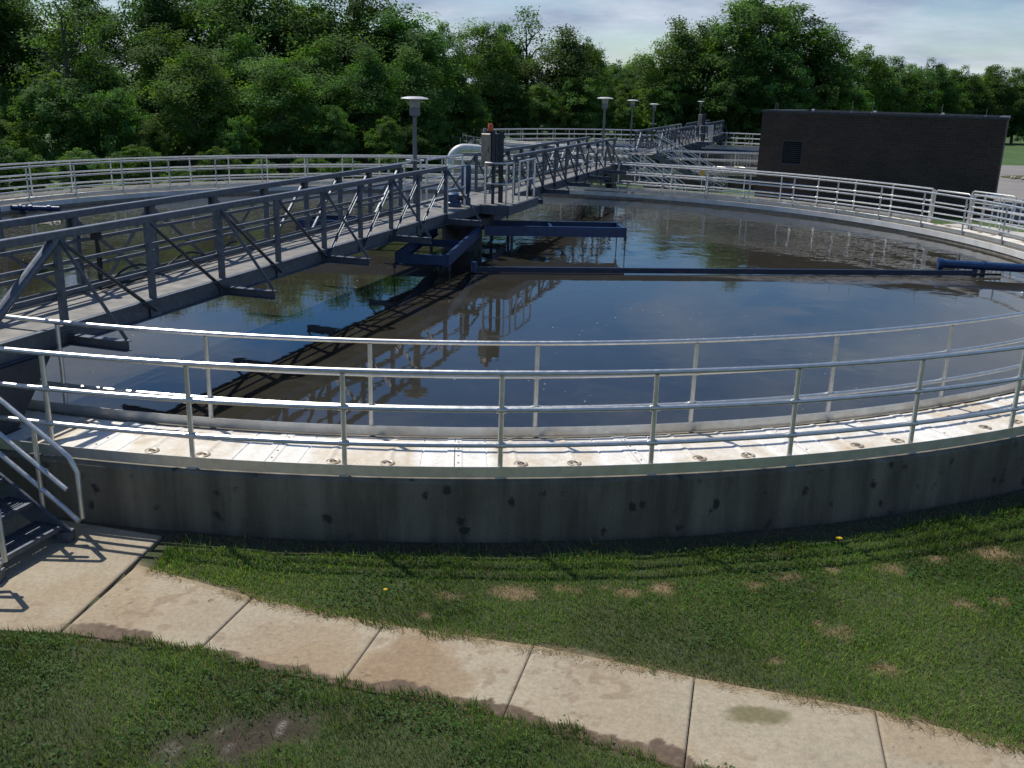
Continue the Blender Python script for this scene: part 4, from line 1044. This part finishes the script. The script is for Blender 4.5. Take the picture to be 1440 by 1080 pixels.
# understory along the edges of the woods
for i, (u, v, yd) in enumerate([(30, 178, 49), (110, 165, 52), (190, 150, 53), (270, 160, 54), (310, 130, 55), (365, 140, 54), (430, 150, 55), (500, 120, 56), (580, 176, 54), (625, 168, 60), (8, 120, 55), (230, 100, 56), (430, 95, 57), (350, 110, 56)]):
    tree('bush', u, v, yd, 'shaded undergrowth tree filling the wood edge behind the left railing', 1.05, 'undergrowth behind the left railing')
for i, (u, v, yd) in enumerate([(668, 150, 84), (735, 152, 83.5), (790, 150, 83.5), (845, 146, 86), (885, 150, 92), (935, 148, 92), (985, 140, 92), (1015, 130, 95), (1068, 122, 97), (1130, 118, 98), (1200, 122, 102), (925, 128, 105), (870, 130, 112)]):
    tree('bush', u, v, yd, 'shaded undergrowth tree at the foot of the woods behind the far tank', 1.0, 'undergrowth behind the far tank')
for i, (u, v, yd) in enumerate([(1245, 128, 114), (1290, 130, 116), (1335, 132, 118), (1375, 135, 120), (1418, 135, 121), (1462, 135, 122)]):
    tree('bush', u, v, yd, 'low dark tree along the lawn edge at the right', 1.0, 'low trees along the far lawn edge')
for i, (u, v, yd) in enumerate([(845, 92, 150), (868, 86, 155), (892, 84, 158), (915, 88, 155), (938, 86, 150), (1235, 82, 160), (1290, 92, 165), (1345, 96, 165), (1390, 98, 165), (1440, 100, 165)]):
    tree('round', u, v, yd, 'distant tree of the wooded rise beyond the tanks', .95, 'distant trees of the wooded rise')
for kd in PROTO:
    for root, used in PROTO[kd]:
        if not used:
            for ch in list(root.children): bpy.data.objects.remove(ch)
            bpy.data.objects.remove(root)
# ================================================================== lawn blades, clover, straw near the camera
g = np.random.default_rng(17)
def sample(n, x0, x1, y0, y1):
    return g.uniform(x0, x1, n), g.uniform(y0, y1, n)
def visible(x, y, m=40):
    u, v = project(x, y, GZ+.03); return (u > -m) & (u < 1440+m) & (v > 690) & (v < 1080+m*1.6)
def edge_ok(x, y):
    """off the sidewalk, with ragged margins; off the tank"""
    dlo, dup2 = seg_dist(x, y, ULOW), seg_dist(x, y, UUPP)
    n = fbm(x*6, y*6, 71)
    op = on_path(x, y)
    n2 = fbm(x*1.9+9, y*1.9, 77, 2)
    eu = (n2-.5)*.34+(n-.5)*.22; el = (fbm(x*1.7+4, y*1.7, 83, 2)-.5)*.30+(n-.5)*.22-.035
    up_side = dup2 < dlo
    creep = np.where(op, np.where(up_side, dup2 < -eu, dlo < -el), False)
    mid = ~op & np.where(up_side, dup2 > eu, dlo > el)
    rt_ = np.hypot(x-CT[0], y-CT[1])
    stairs_pad = (x < -3.3+.05*n) & (y > 6.75)
    return (mid | creep) & ((rt_ > 16.33+.28*fbm(x*2.5, y*2.5, 81)) | ((rt_ > 16.17) & (g.uniform(size=np.shape(x)) < .10) & ~on_path(x, y))) & (rt_ > 16.17) & ~stairs_pad
def blades(n, hmin, hmax, wmul, dens_fn, col_fn, flat=0.0):
    x, y = sample(n, -5.2, 8.6, 3.9, 11.0)
    k_ = visible(x, y) & (edge_ok(x, y) if flat == 0 else (~((x < -3.3) & (y > 6.75)) & (np.hypot(x-CT[0], y-CT[1]) > 16.2) & (~on_path(x, y) | (seg_dist(x, y, UUPP) < .12)))); x, y = x[k_], y[k_]
    k_ = g.uniform(size=len(x)) < dens_fn(x, y); x, y = x[k_], y[k_]; n = len(x)
    dist = np.sqrt(x*x+y*y+17)
    clump = fbm(x*1.6, y*1.6, 72)
    h = g.uniform(hmin, hmax, n)*(.55+.9*clump)
    w = g.uniform(.0014, .0027, n)*wmul*(dist/7)
    a = g.uniform(0, 2*math.pi, n); ln = g.uniform(.15, .85, n)+flat
    wind = 2.2+fbm(x*.8, y*.8, 73)*3; dx, dy = np.cos(a)*ln+np.cos(wind)*.25, np.sin(a)*ln+np.sin(wind)*.25
    sx, sy = -np.sin(a+g.uniform(-.6, .6, n)), np.cos(a)
    z0 = lawn_z(x, y)-.006
    z0 = np.where(on_path(x, y), PZ, z0)
    def P(f, wf):
        q = f**1.6; zz = z0+h*f*np.sqrt(np.clip(1-(ln*.75*f)**2, .05, 1)) if flat == 0 else z0+.012+h*.22*f*(1-f*.5)
        return np.stack([x+dx*h*q+sx*w*wf, y+dy*h*q+sy*w*wf, zz], 1)
    V = np.stack([P(0, -1), P(0, 1), P(.5, -.85), P(.5, .85), P(1.0, 0)], 1).reshape(-1, 3)
    b = np.arange(n)[:, None]*5
    L = np.concatenate([b+np.array([[0, 1, 3, 2]]), b+np.array([[2, 3, 4]])], 1).ravel()
    S = np.tile([4, 3], n)
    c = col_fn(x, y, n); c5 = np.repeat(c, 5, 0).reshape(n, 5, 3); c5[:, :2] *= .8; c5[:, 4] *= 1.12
    return V, L, S, c5.reshape(-1, 3)
def dens(x, y):
    d = np.ones(len(x)); d *= 1-.9*np.clip(mud_mask(x, y)*1.4, 0, 1); d *= 1-.9*straw_mask(x, y)
    d *= .55+.9*fbm(x*3.1, y*3.1, 74)
    return np.clip(d, 0, 1)
def gcol(x, y, n):
    f = fbm(x*.9, y*.9, 75)[:, None]; f2 = fbm(x*4, y*4, 76)[:, None]; r = g.uniform(.6, 1.45, n)[:, None]
    dark, lite = np.array((.068, .150, .026)), np.array((.205, .275, .070))
    t = np.clip(.15+.55*f+.5*(f2-.5)+g.normal(0, .24, n)[:, None], 0, 1)
    c = (dark*(1-t)+lite*t)*r
    low = sstep(.25, -.15, (y-(5.95-.28*x)))[:, None]            # cooler, duller turf on the near side of the walk
    c = c*(1-.2*low)+np.array((.11, .14, .075))*.2*low
    dry = (g.uniform(size=n) < .08+.5*straw_mask(x, y))[:, None]; c = np.where(dry, np.array((.23, .18, .09))*r, c)
    c = c*(.72+.5*sstep(.3, .7, fbm(x*1.15+5, y*1.15, 84)))[:, None]
    return c
def scol(x, y, n):
    r = g.uniform(.55, 1.3, n)[:, None]; t = g.uniform(size=n)[:, None]
    return (np.array((.27, .20, .105))*(1-t)+np.array((.20, .165, .08))*t)*r
def make(name, parts, label, cat):
    V, L, S, Cc, o = [], [], [], [], 0
    for v, l, s, c in parts: V.append(v); L.append(l+o); S.append(s); Cc.append(c); o += len(v)
    ob = np_mesh(name, np.concatenate(V), np.concatenate(L), np.concatenate(S), M['grass'], np.concatenate(Cc))
    kind(ob, 'stuff'); tag(ob, label, cat); return ob
def low_side(x, y): return (y < (5.95-.30*x))
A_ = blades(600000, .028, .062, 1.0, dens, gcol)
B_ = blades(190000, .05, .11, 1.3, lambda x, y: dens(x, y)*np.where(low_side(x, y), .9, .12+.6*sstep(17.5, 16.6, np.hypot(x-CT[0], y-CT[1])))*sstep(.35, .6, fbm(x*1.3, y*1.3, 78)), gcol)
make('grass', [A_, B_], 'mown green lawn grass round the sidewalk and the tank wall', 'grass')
# straw tufts, dead clippings along the walk edge
def sdens(x, y):
    d = straw_mask(x, y)*.9
    d = np.maximum(d, sstep(.16, .03, seg_dist(x, y, UUPP))*1.0*sstep(.3, .5, fbm(x*3, y*3, 79)))
    d = np.maximum(d, .012)
    rt_ = np.hypot(x-CT[0], y-CT[1]); d = np.maximum(d, sstep(16.45, 16.25, rt_)*.4)
    return d
make('dry_grass', [blades(240000, .04, .09, .8, sdens, scol, .5)], 'patches of dead straw coloured clippings in the lawn', 'dry grass')
# clover and broad weeds
def clover(n):
    x, y = sample(n, -5.2, 8.6, 3.9, 11.0); k_ = visible(x, y) & edge_ok(x, y); x, y = x[k_], y[k_]
    k_ = g.uniform(size=len(x)) < sstep(.45, .68, fbm(x*1.7, y*1.7, 80))*dens(x, y); x, y = x[k_], y[k_]; n = len(x)
    zc_ = lawn_z(x, y)+g.uniform(.018, .05, n); V = []; base = g.uniform(0, 6.28, n); s = g.uniform(.005, .0095, n)
    for j in range(3):
        a = base+j*2.094; cx_, cy_ = x+np.cos(a)*s*.9, y+np.sin(a)*s*.9; tz = g.normal(0, .3, n)
        pts = []
        for q in np.linspace(0, 2*math.pi, 6, endpoint=False):
            ox, oy = np.cos(q)*s*.85, np.sin(q)*s*.85; pts.append(np.stack([cx_+ox, cy_+oy, zc_+(np.cos(q-a))*s*.3+tz*s*.5*np.sin(q)], 1))
        V.append(np.stack(pts, 1))
    V = np.stack(V, 1).reshape(-1, 3); m_ = n*3
    r = np.repeat(g.uniform(.7, 1.35, n), 18)[:, None]; c = np.array((.045, .11, .022))*r
    return V, np.arange(m_*6), np.full(m_, 6), c
make('clover', [clover(70000)], 'small clover leaves growing through the lawn grass', 'clover')
# dandelions, twigs
def dandelion(u, v, lab, s=1.0, hh=.085):
    p = at_z(u, v, GZ+.06); t = empty('dandelion', (p[0], p[1], GZ), lab, 'flower')
    m = MB(); m.tube([(p[0], p[1], GZ), (p[0]+.004, p[1], GZ+hh*.5), (p[0], p[1], GZ+hh)], .002, 5); m.build('stem', M['leaf'], t)
    rg = random.Random(u); m = MB()
    for j in range(40):
        a = j*2.399; rr_ = .014*s*math.sqrt((j+1)/40); q = (p[0]+rr_*math.cos(a), p[1]+rr_*math.sin(a), GZ+hh+.003+.006*(1-rr_/.014))
        m.box(q, (.006*s, .0022*s, .0012), ((math.cos(a), math.sin(a), .25), (-math.sin(a), math.cos(a), 0), (0, 0, 1)))
    m.build('head', M['yellow'], t)
dandelion(542, 833, 'yellow dandelion in the lawn left of the straw patches'); dandelion(1178, 768, 'yellow dandelion near the foot of the tank wall at right', 1.7, .15)
rg = random.Random(9)
def twig(u, v, ang, L_, lab):
    p = at_z(u, v, PZ); m = MB(); q = [(p[0]+L_*f*math.cos(ang)+rg.uniform(-.006, .006), p[1]+L_*f*math.sin(ang)+rg.uniform(-.006, .006), PZ+.006+.006*math.sin(f*3.1)) for f in np.linspace(0, 1, 6)]
    m.tube(q, [.003, .0035, .003, .003, .002, .001], 6); tag(m.build('twig', M['bark'], None, True), lab, 'twig')
twig(193, 785, .5, .07, 'short dark twig near the top left corner of the sidewalk'); twig(292, 846, .6, .06, 'curled dead leaf stalk on the second slab of the sidewalk')
def clod(u, v, s, lab):
    p = at_z(u, v, PZ); m = MB(); m.lathe([(s*.7, 0), (s, s*.3), (s*.6, s*.7), (.003, s*.8)], (p[0], p[1], PZ), 8)
    m.v = [(a+rg.uniform(-.3, .3)*s, b+rg.uniform(-.3, .3)*s, max(PZ, c)) for a, b, c in m.v]; tag(m.build('mud_clod', M['soil'], None), lab, 'mud clod', 'mud clods along the sidewalk edge')
M['soil'] = worn('dark_soil', (.06, .042, .028), .95, 0, .4, 40)
clod(198, 906, .022, 'dark clod of mud on the wet edge of the sidewalk, larger one at left'); clod(212, 914, .03, 'dark clod of mud on the wet edge of the sidewalk, beside the larger one'); clod(298, 928, .022, 'dark clod of mud at the lower edge of the third slab')
# ================================================================== sky, sun, camera
SUN_E = R(57); sd = np.array([-.69, .724]); sd = sd/np.linalg.norm(sd)
sun = bpy.data.lights.new('sun', 'SUN'); sun.energy = 4.7; sun.angle = R(.5); sun.color = (1.0, .95, .87)
so = bpy.data.objects.new('sun', sun); col.objects.link(so); so.location = (-30, 30, 40)
trav = Vector((-sd[0]*math.cos(SUN_E), -sd[1]*math.cos(SUN_E), -math.sin(SUN_E)))
so.rotation_euler = trav.to_track_quat('-Z', 'Y').to_euler()
w = bpy.data.worlds.new('World'); scene.world = w; w.use_nodes = True
nt = w.node_tree; nn = nt.nodes; ln = nt.links.new
bg = nn['Background']; bg.inputs['Strength'].default_value = .06
sky = nn.new('ShaderNodeTexSky'); sky.sky_type = 'NISHITA'; sky.sun_disc = False; sky.sun_elevation = SUN_E; sky.sun_rotation = math.atan2(sd[0], sd[1]); sky.air_density = 1.0; sky.dust_density = .3; sky.ozone_density = 3.0
tc = nn.new('ShaderNodeTexCoord'); sep = nn.new('ShaderNodeSeparateXYZ'); ln(tc.outputs['Generated'], sep.inputs[0])
def mth(op, a, b=0.0, c=None):
    m = nn.new('ShaderNodeMath'); m.operation = op
    for k, v in enumerate((a, b)):
        if isinstance(v, (int, float)): m.inputs[k].default_value = v
        else: ln(v, m.inputs[k])
    return m.outputs[0]
zc = mth('ADD', mth('MAXIMUM', sep.outputs['Z'], 0.0), .16)
cv = nn.new('ShaderNodeCombineXYZ'); ln(mth('DIVIDE', sep.outputs['X'], zc), cv.inputs[0]); ln(mth('DIVIDE', sep.outputs['Y'], zc), cv.inputs[1])
def nz(scale, detail, rough, loc):
    mp = nn.new('ShaderNodeMapping'); mp.inputs['Location'].default_value = loc; ln(cv.outputs[0], mp.inputs[0])
    n = nn.new('ShaderNodeTexNoise'); n.inputs['Scale'].default_value = scale; n.inputs['Detail'].default_value = detail; n.inputs['Roughness'].default_value = rough
    ln(mp.outputs[0], n.inputs['Vector']); return n.outputs['Fac']
def rmp(f, stops):
    r = nn.new('ShaderNodeValToRGB'); e = r.color_ramp.elements
    while len(e) < len(stops): e.new(.5)
    for k, (p_, c_) in enumerate(stops): e[k].position = p_; e[k].color = (c_, c_, c_, 1) if isinstance(c_, (int, float)) else (*c_, 1)
    ln(f, r.inputs[0]); return r.outputs[0]
def mixc(f, a, b):
    m = nn.new('ShaderNodeMix'); m.data_type = 'RGBA'
    for s_, v in ((0, f), (6, a), (7, b)):
        if isinstance(v, tuple): m.inputs[s_].default_value = (*v, 1)
        elif isinstance(v, (int, float)): m.inputs[s_].default_value = v
        else: ln(v, m.inputs[s_])
    return m.outputs[2]
cover = mth('ADD', mth('SUBTRACT', nz(.8, 7, .58, (3.1, 1.7, 0)), .05), rmp(sep.outputs['Z'], [(0.0, .26), (.05, .15), (.12, .10), (.20, .10), (.45, .05)]))
cf = rmp(cover, [(.48, 0.0), (.68, .92)])
shade = rmp(nz(1.5, 7, .6, (7.0, 2.2, 0)), [(.35, 0.0), (.50, .45), (.68, 1.0)])
cloud = mixc(shade, (5.8, 6.9, 9.4), (11.8, 13.0, 14.6))
hs = nn.new('ShaderNodeHueSaturation'); hs.inputs['Saturation'].default_value = 1.4; hs.inputs['Hue'].default_value = .506; hs.inputs['Value'].default_value = 1.6; ln(sky.outputs[0], hs.inputs['Color'])
ln(mixc(cf, hs.outputs[0], cloud), bg.inputs['Color'])

cam = bpy.data.cameras.new('camera'); cam.sensor_width = 36; cam.lens = F/1440*36; cam.clip_start = .1; cam.clip_end = 3000
co = bpy.data.objects.new('camera', cam); col.objects.link(co)
c_, s_ = math.cos(ROLL), math.sin(ROLL)
fw = Vector((0, math.cos(PITCH), -math.sin(PITCH))); up0 = Vector((0, math.sin(PITCH), math.cos(PITCH))); x0 = Vector((1, 0, 0))
rx = x0*c_+up0*s_; ux = up0*c_-x0*s_
co.matrix_world = Matrix(((rx.x, ux.x, -fw.x, 0), (rx.y, ux.y, -fw.y, 0), (rx.z, ux.z, -fw.z, ZC), (0, 0, 0, 1)))
scene.camera = co
vs = scene.view_settings; vs.view_transform = 'Standard'; vs.look = 'None'; vs.exposure = 0; vs.gamma = 1; vs.use_curve_mapping = False
scene.render.film_transparent = False
scene.cycles.max_bounces = 8; scene.cycles.transparent_max_bounces = 8
scene.cycles.use_denoising = True
